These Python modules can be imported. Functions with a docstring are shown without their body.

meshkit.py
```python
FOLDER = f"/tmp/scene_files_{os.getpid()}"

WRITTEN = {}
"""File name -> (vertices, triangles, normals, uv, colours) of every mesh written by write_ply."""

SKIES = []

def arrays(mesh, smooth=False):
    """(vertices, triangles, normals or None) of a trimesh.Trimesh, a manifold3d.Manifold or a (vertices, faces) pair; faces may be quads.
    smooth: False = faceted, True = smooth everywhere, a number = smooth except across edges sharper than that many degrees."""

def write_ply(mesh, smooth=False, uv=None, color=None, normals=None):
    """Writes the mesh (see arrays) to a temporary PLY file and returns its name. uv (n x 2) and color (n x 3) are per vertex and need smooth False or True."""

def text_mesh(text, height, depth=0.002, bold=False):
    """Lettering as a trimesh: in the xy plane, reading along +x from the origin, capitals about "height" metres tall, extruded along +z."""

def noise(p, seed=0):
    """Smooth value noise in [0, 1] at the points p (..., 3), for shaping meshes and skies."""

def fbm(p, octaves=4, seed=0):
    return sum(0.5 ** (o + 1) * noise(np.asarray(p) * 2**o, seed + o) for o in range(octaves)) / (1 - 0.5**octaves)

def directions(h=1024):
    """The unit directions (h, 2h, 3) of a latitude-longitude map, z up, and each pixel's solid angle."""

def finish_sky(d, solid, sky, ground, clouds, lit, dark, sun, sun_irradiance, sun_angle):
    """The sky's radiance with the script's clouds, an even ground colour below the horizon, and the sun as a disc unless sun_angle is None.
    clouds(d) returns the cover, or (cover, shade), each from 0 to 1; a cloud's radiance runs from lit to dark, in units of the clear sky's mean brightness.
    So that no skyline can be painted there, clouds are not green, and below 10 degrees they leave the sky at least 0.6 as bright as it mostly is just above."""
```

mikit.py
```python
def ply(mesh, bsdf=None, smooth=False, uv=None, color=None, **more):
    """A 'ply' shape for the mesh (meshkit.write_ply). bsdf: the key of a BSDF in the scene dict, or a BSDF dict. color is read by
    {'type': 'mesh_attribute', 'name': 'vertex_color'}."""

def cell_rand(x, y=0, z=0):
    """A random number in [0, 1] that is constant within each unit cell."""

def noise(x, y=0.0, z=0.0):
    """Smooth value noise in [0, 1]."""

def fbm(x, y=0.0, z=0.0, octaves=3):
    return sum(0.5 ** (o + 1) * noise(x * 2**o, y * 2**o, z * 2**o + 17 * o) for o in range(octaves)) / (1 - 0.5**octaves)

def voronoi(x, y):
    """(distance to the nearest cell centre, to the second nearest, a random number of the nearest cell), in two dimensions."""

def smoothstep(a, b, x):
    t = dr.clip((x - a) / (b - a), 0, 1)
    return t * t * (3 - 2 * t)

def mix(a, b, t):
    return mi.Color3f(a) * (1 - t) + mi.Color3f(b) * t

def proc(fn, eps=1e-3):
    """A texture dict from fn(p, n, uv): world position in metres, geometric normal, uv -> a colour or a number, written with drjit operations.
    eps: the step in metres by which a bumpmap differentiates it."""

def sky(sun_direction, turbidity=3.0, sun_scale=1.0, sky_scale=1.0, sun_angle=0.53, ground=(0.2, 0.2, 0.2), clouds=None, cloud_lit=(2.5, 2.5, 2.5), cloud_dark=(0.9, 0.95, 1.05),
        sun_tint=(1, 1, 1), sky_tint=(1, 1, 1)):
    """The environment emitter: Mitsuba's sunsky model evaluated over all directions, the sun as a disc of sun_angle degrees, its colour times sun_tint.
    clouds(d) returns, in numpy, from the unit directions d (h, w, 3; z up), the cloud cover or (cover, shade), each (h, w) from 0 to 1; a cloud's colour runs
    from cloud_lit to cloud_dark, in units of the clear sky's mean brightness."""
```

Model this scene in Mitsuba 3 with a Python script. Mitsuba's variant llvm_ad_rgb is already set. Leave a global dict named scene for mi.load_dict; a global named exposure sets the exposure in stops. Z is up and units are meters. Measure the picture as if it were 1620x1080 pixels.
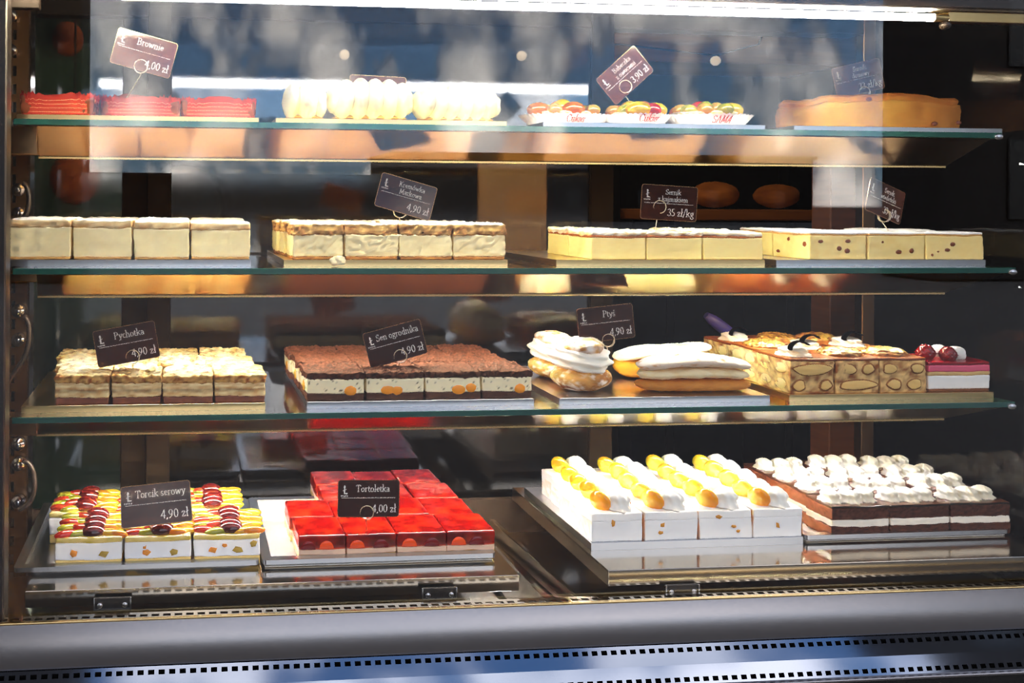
import math, random
import numpy as np, trimesh, mitsuba as mi, drjit as dr, mikit, meshkit
import shapely
from shapely.geometry import Polygon, LineString, box as sbox, Point
from shapely.ops import unary_union
from mikit import fbm, noise, smoothstep, mix
random.seed(7); np.random.seed(7)
T = mi.ScalarTransform4f
scene, labels = {}, {}

# ---------------------------------------------------------------- camera
FOC, PPX, PPY, W, H = 1400., 419., 321., 1620, 1080
PSI, RHO, EYE = math.atan(.092), .006, np.array([0, 0, 1.45])
FW = np.array([math.sin(PSI), math.cos(PSI), 0]); R0 = np.array([math.cos(PSI), -math.sin(PSI), 0]); U0 = np.array([0, 0, 1.])
RT = math.cos(RHO)*R0 + math.sin(RHO)*U0; UP = math.cos(RHO)*U0 - math.sin(RHO)*R0
scene['camera'] = {'type': 'perspective', 'fov': math.degrees(2*math.atan(W/2/FOC)), 'fov_axis': 'x',
    'to_world': T().look_at(origin=EYE.tolist(), target=(EYE+FW).tolist(), up=UP.tolist()),
    'principal_point_offset_x': (W/2-PPX)/W, 'principal_point_offset_y': (H/2-PPY)/H,
    'near_clip': .02, 'far_clip': 500.}
def at(px, py, Y=None, Z=None):
    d = FW + RT*(px-PPX)/FOC - UP*(py-PPY)/FOC
    return EYE + d*((Y-EYE[1])/d[1] if Y is not None else (Z-EYE[2])/d[2])
# ---------------------------------------------------------------- daylight and exposure
exposure = 0.58
SKY, TUBE, LED, ROOM = 2.0, 150., 400., 5.0
def clouds(d):
    n = meshkit.fbm(d*[19., 19., 8.], 4, 5); low = .34+.66*np.exp(-np.clip(d[..., 2], 0, 1)/.22)
    return np.clip((n-.42)*5, 0, 1)*low, np.clip((meshkit.fbm(d*[9., 9., 9.], 3, 9)-.5)*2, 0, .7)
scene['sky'] = mikit.sky((.3, .5, .6), turbidity=4, sun_scale=0., sky_scale=5*SKY, clouds=clouds, cloud_lit=(11.6, 10.8, 9.9), cloud_dark=(3.2, 3.4, 3.6), ground=(.12, .12, .12), sky_tint=(.36, .44, .50))

# ---------------------------------------------------------------- helpers
def lin(*c):
    c = np.array(c if len(c) > 1 else c[0], float)
    return np.where(c <= .04045, c/12.92, ((c+.055)/1.055)**2.4)
COUNT = {}
def newkey(base, parent=None):
    base = parent+'__'+base if parent else base
    n = COUNT.get(base, 0); COUNT[base] = n+1
    return base if n == 0 else '%s_%03d' % (base, n)
def thing(name, label, cat, group=None, kind=None):
    k = newkey(name); labels[k] = {'label': label, 'category': cat}
    if group: labels[k]['group'] = group
    if kind: labels[k]['kind'] = kind
    return k
def put(name, shape, parent=None, label=None, tw=None, **lab):
    k = newkey(name, parent)
    scene[k] = dict(shape) if tw is None else {**shape, 'to_world': tw}
    d = dict(lab)
    if label: d['label'] = label
    if d: labels[k] = d
    return k
def bsdf(name, **d):
    scene[name] = d; return name
def cc(*rgb): return {'type': 'rgb', 'value': [float(x) for x in rgb]}
VC = {'type': 'mesh_attribute', 'name': 'vertex_color'}
bsdf('m_matte', type='principled', base_color=VC, roughness=.75, specular=.25)
bsdf('m_satin', type='principled', base_color=VC, roughness=.38, specular=.45)
bsdf('m_gloss', type='principled', base_color=VC, roughness=.09, specular=.5, clearcoat=.35, clearcoat_gloss=.95)
bsdf('m_jelly', type='principled', base_color=VC, roughness=.07, specular=.33)
def metal(name, col, rough): bsdf(name, type='twosided', b={'type': 'principled', 'base_color': cc(*col), 'metallic': 1., 'roughness': rough})
metal('m_gold', lin(.93, .80, .55), .22)
metal('m_silver', lin(.74, .75, .77), .24)
metal('m_steel', lin(.80, .76, .70), .12)
metal('m_mirror', lin(.42, .325, .20), .16)
metal('m_chrome', lin(.50, .52, .57), .07)
metal('m_brush', lin(.57, .55, .55), .30)
metal('m_bronze', lin(.62, .48, .34), .3)
metal('m_wire', lin(.95, .88, .75), .2)
def plain(name, col, rough, **k): bsdf(name, type='twosided', b={'type': 'principled', 'base_color': cc(*lin(*col)), 'roughness': rough, **k})
plain('m_black', (.07, .06, .06), .35)
plain('m_dark', (.10, .07, .055), .55)
plain('m_frame', (.035, .025, .02), .8, specular=.08)
plain('m_card', (.20, .115, .10), .09, specular=.4)
plain('m_print', (.93, .90, .86), .6)
plain('m_paperw', (.97, .95, .90), .6)
plain('m_edge', (.10, .27, .25), .1, specular=.7)
plain('m_blue', (.10, .085, .30), .35)
plain('m_redink', (.72, .15, .10), .7)
plain('m_green', (.06, .20, .15), .7)
plain('m_orange', (.80, .38, .14), .6)
plain('m_stone', (.36, .35, .34), .85)
plain('m_tan', (.62, .47, .30), .6)
plain('m_facade', (.20, .18, .17), .85)
plain('m_facadeb', (.12, .10, .09), .9)
plain('m_bark', (.17, .15, .14), .9)
plain('m_housing', (.72, .68, .62), .4)
bsdf('m_wood', type='twosided', b={'type': 'principled', 'roughness': .5, 'base_color': mikit.proc(lambda p, n, uv: mix((.147, .047, .015), (.342, .119, .033), fbm(p.x*4, p.y*4, p.z*40)))})
bsdf('m_glass', type='thindielectric', int_ior=1.5)
bsdf('m_rear', type='blendbsdf', weight=.17, a={'type': 'thindielectric', 'int_ior': 1.06}, b={'type': 'twosided', 'b': {'type': 'roughconductor', 'material': 'none', 'alpha': .008}})
WARM = np.array([1., .80, .54])
def emit(v, tint=WARM): return {'type': 'area', 'radiance': cc(*(np.array(tint)*v))}

def cat_(ms):
    vs, fs, o = [], [], 0
    for v, f in ms:
        vs.append(v); fs.append(np.asarray(f)+o); o += len(v)
    return np.vstack(vs), np.vstack(fs)
def tm(m): return np.asarray(m.vertices, float), np.asarray(m.faces)
def bx(x0, x1, y0, y1, z0, z1, c=0.):
    """box, chamfered by c"""
    if c <= 0:
        m = trimesh.creation.box((x1-x0, y1-y0, z1-z0)); m.apply_translation(((x0+x1)/2, (y0+y1)/2, (z0+z1)/2)); return tm(m)
    pts = []
    for a in (0, 1):
        for b in (0, 1):
            for g in (0, 1):
                X, Y, Z = (x0, x1)[a], (y0, y1)[b], (z0, z1)[g]; s = [1-2*a, 1-2*b, 1-2*g]
                pts += [(X+s[0]*c, Y+s[1]*c, Z), (X+s[0]*c, Y, Z+s[2]*c), (X, Y+s[1]*c, Z+s[2]*c)]
    m = trimesh.convex.convex_hull(np.array(pts)); return tm(m)
def tube(pts, r, n=8):
    pts = np.asarray(pts, float); vs = []
    up = np.array([.137, .31, .94])
    for i, p in enumerate(pts):
        t = pts[min(i+1, len(pts)-1)]-pts[max(i-1, 0)]; t /= np.linalg.norm(t)
        a = np.cross(t, up); a /= np.linalg.norm(a); b = np.cross(t, a)
        rr = r[i] if hasattr(r, '__len__') else r
        th = np.arange(n)*2*np.pi/n
        vs.append(p+rr*(np.cos(th)[:, None]*a+np.sin(th)[:, None]*b))
    m = len(pts); v = np.vstack(vs+[pts[:1], pts[-1:]]); f = []
    for i in range(m-1):
        for j in range(n):
            k = (j+1) % n
            f += [(i*n+j, (i+1)*n+k, (i+1)*n+j), (i*n+j, i*n+k, (i+1)*n+k)]
    for j in range(n):
        k = (j+1) % n
        f += [(m*n, k, j), (m*n+1, (m-1)*n+j, (m-1)*n+k)]
    return v, np.array(f)
def extr(poly, h):
    """shapely polygon(s) -> prism along +z"""
    return cat_([tm(trimesh.creation.extrude_polygon(g, h, engine='earcut')) for g in getattr(poly, 'geoms', [poly]) if g.area > 1e-10])
def moved(m, x=0, y=0, z=0): return m[0]+np.array([x, y, z]), m[1]
def xz(m):  # xy-plane prism -> stands in xz plane, thickness towards -y (front)
    v, f = m; return np.stack([v[:, 0], -v[:, 2], v[:, 1]], 1), f
def solid(m, mat, smooth=False): return mikit.ply(trimesh.Trimesh(*m, process=False), mat, smooth=smooth)
def vcol(m, mat, col, smooth=True):
    v, f = m; col = np.broadcast_to(np.asarray(col, float), v.shape)
    return mikit.ply(trimesh.Trimesh(v, f, process=False), mat, smooth=smooth, color=np.clip(col, 0, 1))
def slab(w, d, z0, z1, res=.0035, r=.002):
    """rounded box of welded grids: x centred, y from 0 (front) to d"""
    h = z1-z0; n = [max(2, int(round(s/res))) for s in (w, d, h)]
    def ax(L, m):
        t = np.linspace(0, 1, m+1)*L; e = min(r, L/3)
        return np.unique(np.concatenate([t[(t > e*1.2) & (t < L-e*1.2)], [0, e*.35, e, L-e, L-e*.35, L]]))
    A = [ax(w, n[0])-w/2, ax(d, n[1]), ax(h, n[2])+z0]
    vs, fs, o = [], [], 0
    for k in range(3):
        i, j = [(1, 2), (2, 0), (0, 1)][k]
        for s in (0, -1):
            P, Q = np.meshgrid(A[i], A[j], indexing='ij'); g = np.zeros(P.shape+(3,)); g[..., i], g[..., j], g[..., k] = P, Q, A[k][s]
            a, b = P.shape; q = (np.arange(a-1)[:, None]*b+np.arange(b-1)).ravel()
            f = np.vstack([np.stack([q, q+b, q+b+1], 1), np.stack([q, q+b+1, q+1], 1)])
            vs.append(g.reshape(-1, 3)); fs.append((f if s == -1 else f[:, ::-1])+o); o += a*b
    v, f = np.vstack(vs), np.vstack(fs)
    _, u, inv = np.unique(np.round(v*1e6).astype(np.int64), axis=0, return_index=True, return_inverse=True)
    v, f = v[u], inv.ravel()[f]
    lo, hi = np.array([-w/2, 0, z0]), np.array([w/2, d, z1]); e = np.minimum(r, (hi-lo)/3)
    q = np.clip(v, lo+e, hi-e); dd = (v-q)/e; L = np.linalg.norm(dd, axis=1, keepdims=True)
    dd = np.where(L > 1, dd/np.maximum(L, 1e-9), dd)
    return q+dd*e, f
def vn(m): return np.array(trimesh.Trimesh(*m, process=False).vertex_normals)
def rough(m, amp, fr, seed=0, oc=3):
    v, f = m; return v+vn(m)*((meshkit.fbm(v*fr+seed*7.3, oc, seed)-.5)*2*amp)[:, None], f
def nz(v, fr, seed=0, oc=3): return meshkit.fbm(np.asarray(v)*fr+seed*3.7, oc, seed)
def mixc(a, b, t): t = np.clip(t, 0, 1)[:, None]; return np.asarray(a)*(1-t)+np.asarray(b)*t
def wav(m, z, amp, fr, seed, only=None):
    """wobble the level z of a layer"""
    v, f = m; v = v.copy(); k = np.abs(v[:, 2]-z) < .0025
    v[k, 2] += (nz(np.c_[v[k, :2], v[k, :1]*0], fr, seed, 2)-.5)*2*amp
    return v, f
def ball(r, sub=2): m = trimesh.creation.icosphere(sub, r); return tm(m)
def scaled(m, sx, sy, sz): return m[0]*np.array([sx, sy, sz]), m[1]
def rotm(m, ax, deg):
    return m[0] @ trimesh.transformations.rotation_matrix(math.radians(deg), ax)[:3, :3].T, m[1]
def surf(fn, nu, nv, closed_u=True):
    """param surface fn(u 0..1 around, v 0..1 along) closed with end fans"""
    u = np.arange(nu)/nu; v = np.linspace(0, 1, nv)
    U_, V_ = np.meshgrid(u, v, indexing='xy'); P = fn(U_.ravel(), V_.ravel()); f = []
    for i in range(nv-1):
        for j in range(nu):
            k = (j+1) % nu
            f += [(i*nu+j, i*nu+k, (i+1)*nu+k), (i*nu+j, (i+1)*nu+k, (i+1)*nu+j)]
    c0, c1 = P[:nu].mean(0), P[-nu:].mean(0); n = len(P)
    for j in range(nu):
        k = (j+1) % nu; f += [(n, k, j), (n+1, (nv-1)*nu+j, (nv-1)*nu+k)]
    return np.vstack([P, c0, c1]), np.array(f)
def rosette(R, Hh, lobes=7, twist=2.5, nu=42, nv=16, sy=1.):
    def fn(u, v):
        th = u*2*np.pi; pr = np.sqrt(np.clip(1-(v*1.0)**1.8, 0, 1))*(.88+.12*np.cos(v*9))
        r = R*pr*(1+.10*np.cos(lobes*th+twist*v*3))*(1-.0*v)
        return np.stack([r*np.cos(th), sy*r*np.sin(th), Hh*v], 1)
    return surf(fn, nu, nv)

CREAM, WHITE = lin(.985, .955, .88), lin(.97, .955, .93)
# =============================================================== the cabinet
GZ = {1: 1.560, 2: 1.361, 3: 1.163}          # upper faces of the three glass shelves
XL, XR, YF, YB, YG, YR = -.225, 1.225, 1.20, 1.50, 1.12, 1.54
cab = thing('display_cabinet', 'tall glass-fronted pastry display cabinet with steel base filling the whole view', 'display cabinet')
def pane(name, q, parent, label=None):
    return put(name, solid((np.array(q, float), np.array([[0, 1, 2], [0, 2, 3]])), 'm_glass'), parent, label)
XS = 1.262                                     # right side pane
pane('front_glass', [(-.60, YG, .925), (1.55, YG, .925), (1.55, YG, 1.90), (-.60, YG, 1.90)], cab, 'large clear front pane with street reflections')
pane('side_glass', [(XS, YG+.004, .90), (XS, YR, .90), (XS, YR, 1.78), (XS, YG+.004, 1.78)], cab, 'clear right side pane')
# rear sliding doors
def stile(px0, px1, Y, mat='m_frame', z0=.80, z1=1.80, t=.02):
    a, b = at(px0, 500, Y)[0], at(px1, 500, Y)[0]; return bx(a, b, Y, Y+t, z0, z1, .0015)
d1 = newkey('rear_door', cab)
xa, xb, xc, xd = at(232, 500, YR)[0], at(950, 500, YR)[0], at(1372, 500, YR)[0], -.42
dA = d1; labels[dA] = {'label': 'left rear sliding glass door'}
put('door_pane', solid((np.array([(xd, YR+.03, .84), (xa, YR+.03, .84), (xa, YR+.03, 1.77), (xd, YR+.03, 1.77)], float), np.array([[0, 1, 2], [0, 2, 3]])), 'm_rear'), dA)
put('stile', solid(stile(192, 232, YR+.02), 'm_frame'), dA)
dB = newkey('rear_door', cab); labels[dB] = {'label': 'middle rear sliding glass door, mirroring the pastries'}
put('door_pane', solid((np.array([(xa, YR+.006, .84), (xb, YR+.006, .84), (xb, YR+.006, 1.77), (xa, YR+.006, 1.77)], float), np.array([[0, 1, 2], [0, 2, 3]])), 'm_rear'), dB)
put('stile', solid(stile(232, 270, YR-.002), 'm_frame'), dB)
put('stile', solid(stile(934, 970, YR-.002), 'm_frame'), dB)
put('rear_post', solid(stile(1364, 1384, YR, 'm_bronze'), 'm_bronze'), cab)
put('rear_rail', solid(bx(-.45, XS, YR, YR+.04, 1.77, 1.80, .002), 'm_frame'), cab)
put('rear_rail', solid(bx(-.45, XS, YR-.01, YR+.04, .80, .845, .002), 'm_frame'), cab)
put('top_panel', solid(bx(-.45, XS, YG+.01, YR+.05, 1.80, 1.82, .002), 'm_dark'), cab)
zt_ = at(1475, 28, 1.139)[2]
# header strip in front of the lamp at the upper right and upper left
put('header_panel', solid(bx(-.45, XS, 1.1235, 1.1295, zt_+.010, 1.80, .002), 'm_dark'), cab)
# ---- left upright with slots, brackets and knobs
def px_box(px0, px1, py0, py1, Y, t, c=.001):
    a, b = at(px0, py1, Y), at(px1, py0, Y); return bx(a[0], b[0], Y, Y+t, a[2], b[2], c)
ux0, ux1 = at(14, 400, 1.40)[0], at(46, 400, 1.40)[0]
post = sbox(ux0, .80, ux1, 1.80)
slots = unary_union([sbox(ux0+.004, z, ux0+.010, z+.016) for z in np.arange(.86, 1.76, .028)])
up = put('upright', solid(moved(xz(extr(post.difference(slots), .004)), 0, 1.404, 0), 'm_bronze'), cab, 'slotted bronze shelf upright')
put('upright_flange', solid(bx(ux1-.002, ux1+.001, 1.40, 1.44, .80, 1.80), 'm_steel'), cab)
put('side_panel', solid(bx(-.46, -.30, 1.165, 1.60, .80, 1.80, .002), 'm_black'), cab, 'black left side panel')
put('corner_post', solid(bx(-.46, at(9, 500, 1.13)[0], 1.128, 1.16, .80, 1.80, .002), 'm_black'), cab, 'black front corner post')
for py in (22, 78, 300, 338, 492, 538, 703, 735, 795):
    p = at(28 if py > 100 else 15, py, 1.385)
    m = cat_([tube([p+[0, .012, 0], p, p+[0, -.004, 0]], [.010, .010, .006], 14), moved(scaled(ball(.005, 2), 1, .6, 1), *(p+[0, -.004, 0]))])
    put('knob', solid(m, 'm_chrome', 30), cab)
for pts in ([(38, 500), (46, 520), (44, 548), (36, 570), (22, 590), (8, 610)], [(36, 728), (52, 745), (54, 775), (46, 795), (30, 806)], [(36, 290), (45, 305), (44, 330), (34, 345)], [(12, 205), (30, 215), (48, 232)]):
    P = np.array([at(a, b, 1.375) for a, b in pts]); t = np.linspace(0, len(P)-1, 24)
    from scipy.interpolate import CubicSpline
    put('cable', solid(tube(CubicSpline(np.arange(len(P)), P)(t), .004, 8), 'm_black', 40), cab)
# ---- base: lower deck plates, well, grille, front roll, vent plate
zp = at(821, 909, 1.16)[2]
def deck(px_l, px_r, Y0, name, py_top, label, xl=None, xr=None):
    z = at(px_r if xr is None else px_l, py_top, Y0)[2]; a = at(px_l, py_top, Y0)[0] if xl is None else xl; b = at(px_r, py_top, Y0)[0] if xr is None else xr
    k = newkey(name, cab); labels[k] = {'label': label}
    put('top_plate', solid(bx(a, b, Y0, YB, z-.002, z, .0006), 'm_steel'), k)
    put('front_lip', solid(bx(a, b, Y0-.0012, Y0, z-.021, z+.0003, .0005), 'm_steel'), k)
    put('side_lip', solid(bx(a, a+.0012, Y0, YB, z-.021, z-.002), 'm_steel'), k)
    put('side_lip', solid(bx(b-.0012, b, Y0, YB, z-.021, z-.002), 'm_steel'), k)
    return z
zd1 = deck(40, 821, 1.165, 'deck_plate', 909, 'left polished steel deck plate')
zd2 = deck(962, 1700, 1.150, 'deck_plate', 902, 'right polished steel deck plate', xr=1.255)
put('well_floor', solid(bx(-.45, XS, 1.14, YB+.03, zp-.085, zp-.08), 'm_steel'), cab, 'steel floor of the cooling well')
put('well_back', solid(bx(-.45, XS, YB+.02, YB+.03, zp-.08, zp-.02), 'm_dark'), cab)
pa, pb = at(835, 860, Z=zp-.03), at(950, 945, Z=zp-.06)
rail = bx(-.004, .004, 0, .33, 0, .03, .001)
put('well_divider', solid(moved(rotm(rail, (0, 0, 1), 3), at(930, 950, 1.17)[0], 1.17, zp-.078), 'm_steel'), cab)
put('well_divider', solid(bx(at(905, 950, 1.16)[0]-.06, at(905, 950, 1.16)[0]-.002, 1.17, YB, zp-.079, zp-.072, .002), 'm_silver'), cab)
for px, py in ((178, 957), (695, 941), (1079, 936)):
    yb = 1.155 if px < 800 else 1.142; p = at(px, py, yb); hw = .024
    k = newkey('bracket', cab)
    put('plate', solid(bx(p[0]-hw, p[0]+hw, yb, yb+.003, p[2]-.006, p[2]+.010, .001), 'm_black'), k)
    fr = Polygon([(-hw, .010), (-hw, -.006), (hw, -.006), (hw, .010), (hw-.0015, .010), (hw-.0015, -.0045), (-hw+.0015, -.0045), (-hw+.0015, .010)])
    put('rim', solid(moved(xz(extr(fr, .002)), p[0], yb, p[2]), 'm_silver'), k)
    for s in (-1, 1):
        put('screw', solid(moved(scaled(ball(.0036, 2), 1, .5, 1), p[0]+s*.016, yb-.002, p[2]+.001), 'm_silver', True), k)
# grille strip with a row of punched slots, lies just behind the front roll
zr = at(800, 957, 1.11)[2]
gx = np.arange(-.24, 1.24, .0145)
gr = sbox(-.46, 0, XS, .026).difference(unary_union([sbox(x, .014, x+.0095, .020) for x in gx]))
put('punched_grille', solid(moved(extr(gr, .0012), 0, 1.112, zr-.006), 'm_steel'), cab, 'punched steel air grille')
# the rounded front roll (satin steel)
tt = np.linspace(0, 1, 9)
prof = np.array([(1.112, zr-.006), (1.111, zr-.0005), (1.108, zr)]+[(1.107-.012*t-.004*math.sin(t*math.pi), zr-.0008-.050*t) for t in tt]+[(1.112, zr-.051)])
def ext_x(prof, x0, x1):
    m = extr(Polygon(prof), x1-x0); v, f = m
    return np.stack([v[:, 2]+x0, v[:, 0], v[:, 1]], 1), f
put('front_roll', solid(ext_x(prof, -.6, 1.5), 'm_brush', 40), cab, 'satin steel rail along the base of the glass')
zb = prof[-2][1]
put('rail_edge', solid(bx(-.6, 1.5, 1.106, 1.1115, zr-.001, zr+.0012, .0005), 'm_gold'), cab, 'bright narrow edge on top of the rail')
# vent plate: two polished facets with slots
def facet(y0, z0, y1, z1, sl):
    L = math.hypot(y1-y0, z1-z0)
    poly = sbox(-.6, 0, 1.5, L)
    if sl is not None: poly = poly.difference(unary_union([sbox(x, L-sl-.0052, x+.0075, L-sl) for x in np.arange(-.59, 1.49, .0128)]))
    v, f = extr(poly, .0012); t = v[:, 1]/L
    return np.stack([v[:, 0], y0+(y1-y0)*t + v[:, 2]*(z1-z0)/L, z0+(z1-z0)*t - v[:, 2]*(y1-y0)/L], 1), f
va, vb, vc = (1.092, zb+.0005), (1.080, zb-.020), (1.071, zb-.040)
put('vent_plate', solid(facet(vb[0], vb[1], va[0], va[1], .004), 'm_chrome'), cab, 'polished steel vent strip with a row of slots')
put('vent_plate', solid(facet(vc[0], vc[1], vb[0], vb[1], .014), 'm_chrome'), cab)
put('vent_back', solid(bx(-.6, 1.5, 1.10, 1.105, zb-.06, zb), 'm_black'), cab)
put('vent_lip', solid(bx(-.6, 1.5, 1.064, 1.073, vc[1]-.004, vc[1], .001), 'm_brush'), cab)
put('plinth', solid(bx(-.6, 1.5, 1.07, 1.12, .0, vc[1]-.004, .002), 'm_black'), cab, 'black plinth')
# ---- lamp
lamp = thing('tube_lamp', 'long glowing white tube lamp inside the top of the glass', 'lamp')
lx = at(1475, 28, 1.139)
zt = lx[2]
put('tube', {**solid(tube([(-.40, 1.139, zt), (lx[0], 1.139, zt)], .0055, 16), 'm_print', 40), 'emitter': emit(TUBE, (1, .80, .52))}, lamp)
put('end_cap', solid(tube([(lx[0], 1.139, zt), (lx[0]+.02, 1.139, zt)], .0060, 16), 'm_gold', 40), lamp)
put('housing', solid(bx(-.42, XS-.01, 1.131, 1.154, zt+.010, zt+.016, .001), 'm_housing'), lamp)
put('rail', solid(bx(lx[0]+.02, XS, 1.134, 1.149, zt-.006, zt+.008, .001), 'm_gold'), lamp)
put('knob', solid(moved(scaled(ball(.007, 2), 1, 1, .8), lx[0]+.017, 1.137, zt-.011), 'm_dark', True), lamp)
a = at(0, 18, 1.16); put('corner_plate', solid(bx(-.42, at(63, 5, 1.16)[0], 1.155, 1.17, a[2]+.004, 1.76, .001), 'm_frame'), cab)
# ---- glass shelves
SHELVES = {}
for n, word in ((1, 'top'), (2, 'middle'), (3, 'lowest')):
    z = GZ[n]; k = thing('glass_shelf', word+' glass shelf with dark green edge and sloping mirror strip under its front', 'shelf', 'glass shelves of the cabinet'); SHELVES[n] = k
    labels[k].pop('group')
    xr_ = XR if n > 1 else at(1585, 210, 1.2)[0]
    pane('pane', [(XL, YF+.001, z), (xr_, YF+.001, z), (xr_, YB, z), (XL, YB, z)], k)
    put('front_edge', solid(bx(XL, xr_, YF, YF+.0015, z-.008, z, .0004), 'm_edge'), k, 'dark green polished edge')
    put('side_edge', solid(bx(xr_-.0015, xr_, YF, YB, z-.008, z, .0004), 'm_edge'), k)
    # sloping mirror strip: from the front edge back and down, mitred at the right end
    y0, z0, y1, z1 = YF+.006, z-.009, 1.29, z-.046
    xl0, xl1, xr0, xr1 = -.195, -.207, xr_-.012, 1.195
    V = np.array([(xl0, y0, z0), (xr0, y0, z0), (xr1, y1, z1), (xl1, y1, z1)], float); nn = np.array([0, .4, .9])*.0015
    V8 = np.vstack([V, V+nn]); Fq = np.array([[0, 3, 2], [0, 2, 1], [4, 5, 6], [4, 6, 7], [0, 1, 5], [0, 5, 4], [1, 2, 6], [1, 6, 5], [2, 3, 7], [2, 7, 6], [3, 0, 4], [3, 4, 7]])
    put('mirror_strip', solid((V8, Fq), 'm_mirror'), k, 'sloping polished metal strip')
    put('strip_lip', solid(bx(xl1, xr1, y1-.0008, y1+.0022, z1-.0025, z1+.001, .0004), 'm_gold'), k)
    put('bracket', solid(px_box(4, 59, {1: 200, 2: 432, 3: 658}[n], {1: 244, 2: 446, 3: 690}[n], 1.262, .03), 'm_bronze'), k)
    put('clip', solid(moved(scaled(ball(.005, 2), 1.3, .7, .9), xr_-.006, YF-.001, z-.006), 'm_silver', True), k)
    # light strip behind the mirror strip, under the glass
    V = np.array([(-.19, 1.295, z-.041), (1.185, 1.295, z-.041), (1.185, 1.306, z-.038), (-.19, 1.306, z-.038)], float)
    put('strip_holder', solid(cat_([bx(-.19, 1.185, 1.2935, 1.307, z-.0375, z-.034, .0004), bx(-.19, 1.185, 1.307, 1.3085, z-.0437, z-.034)]), 'm_steel'), k)
    put('light_strip', {**solid((V, np.array([[0, 2, 1], [0, 3, 2]])), 'm_print'), 'emitter': emit(LED*{1: .22, 2: .62, 3: 1.6}[n])}, k, 'warm white light strip')

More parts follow.
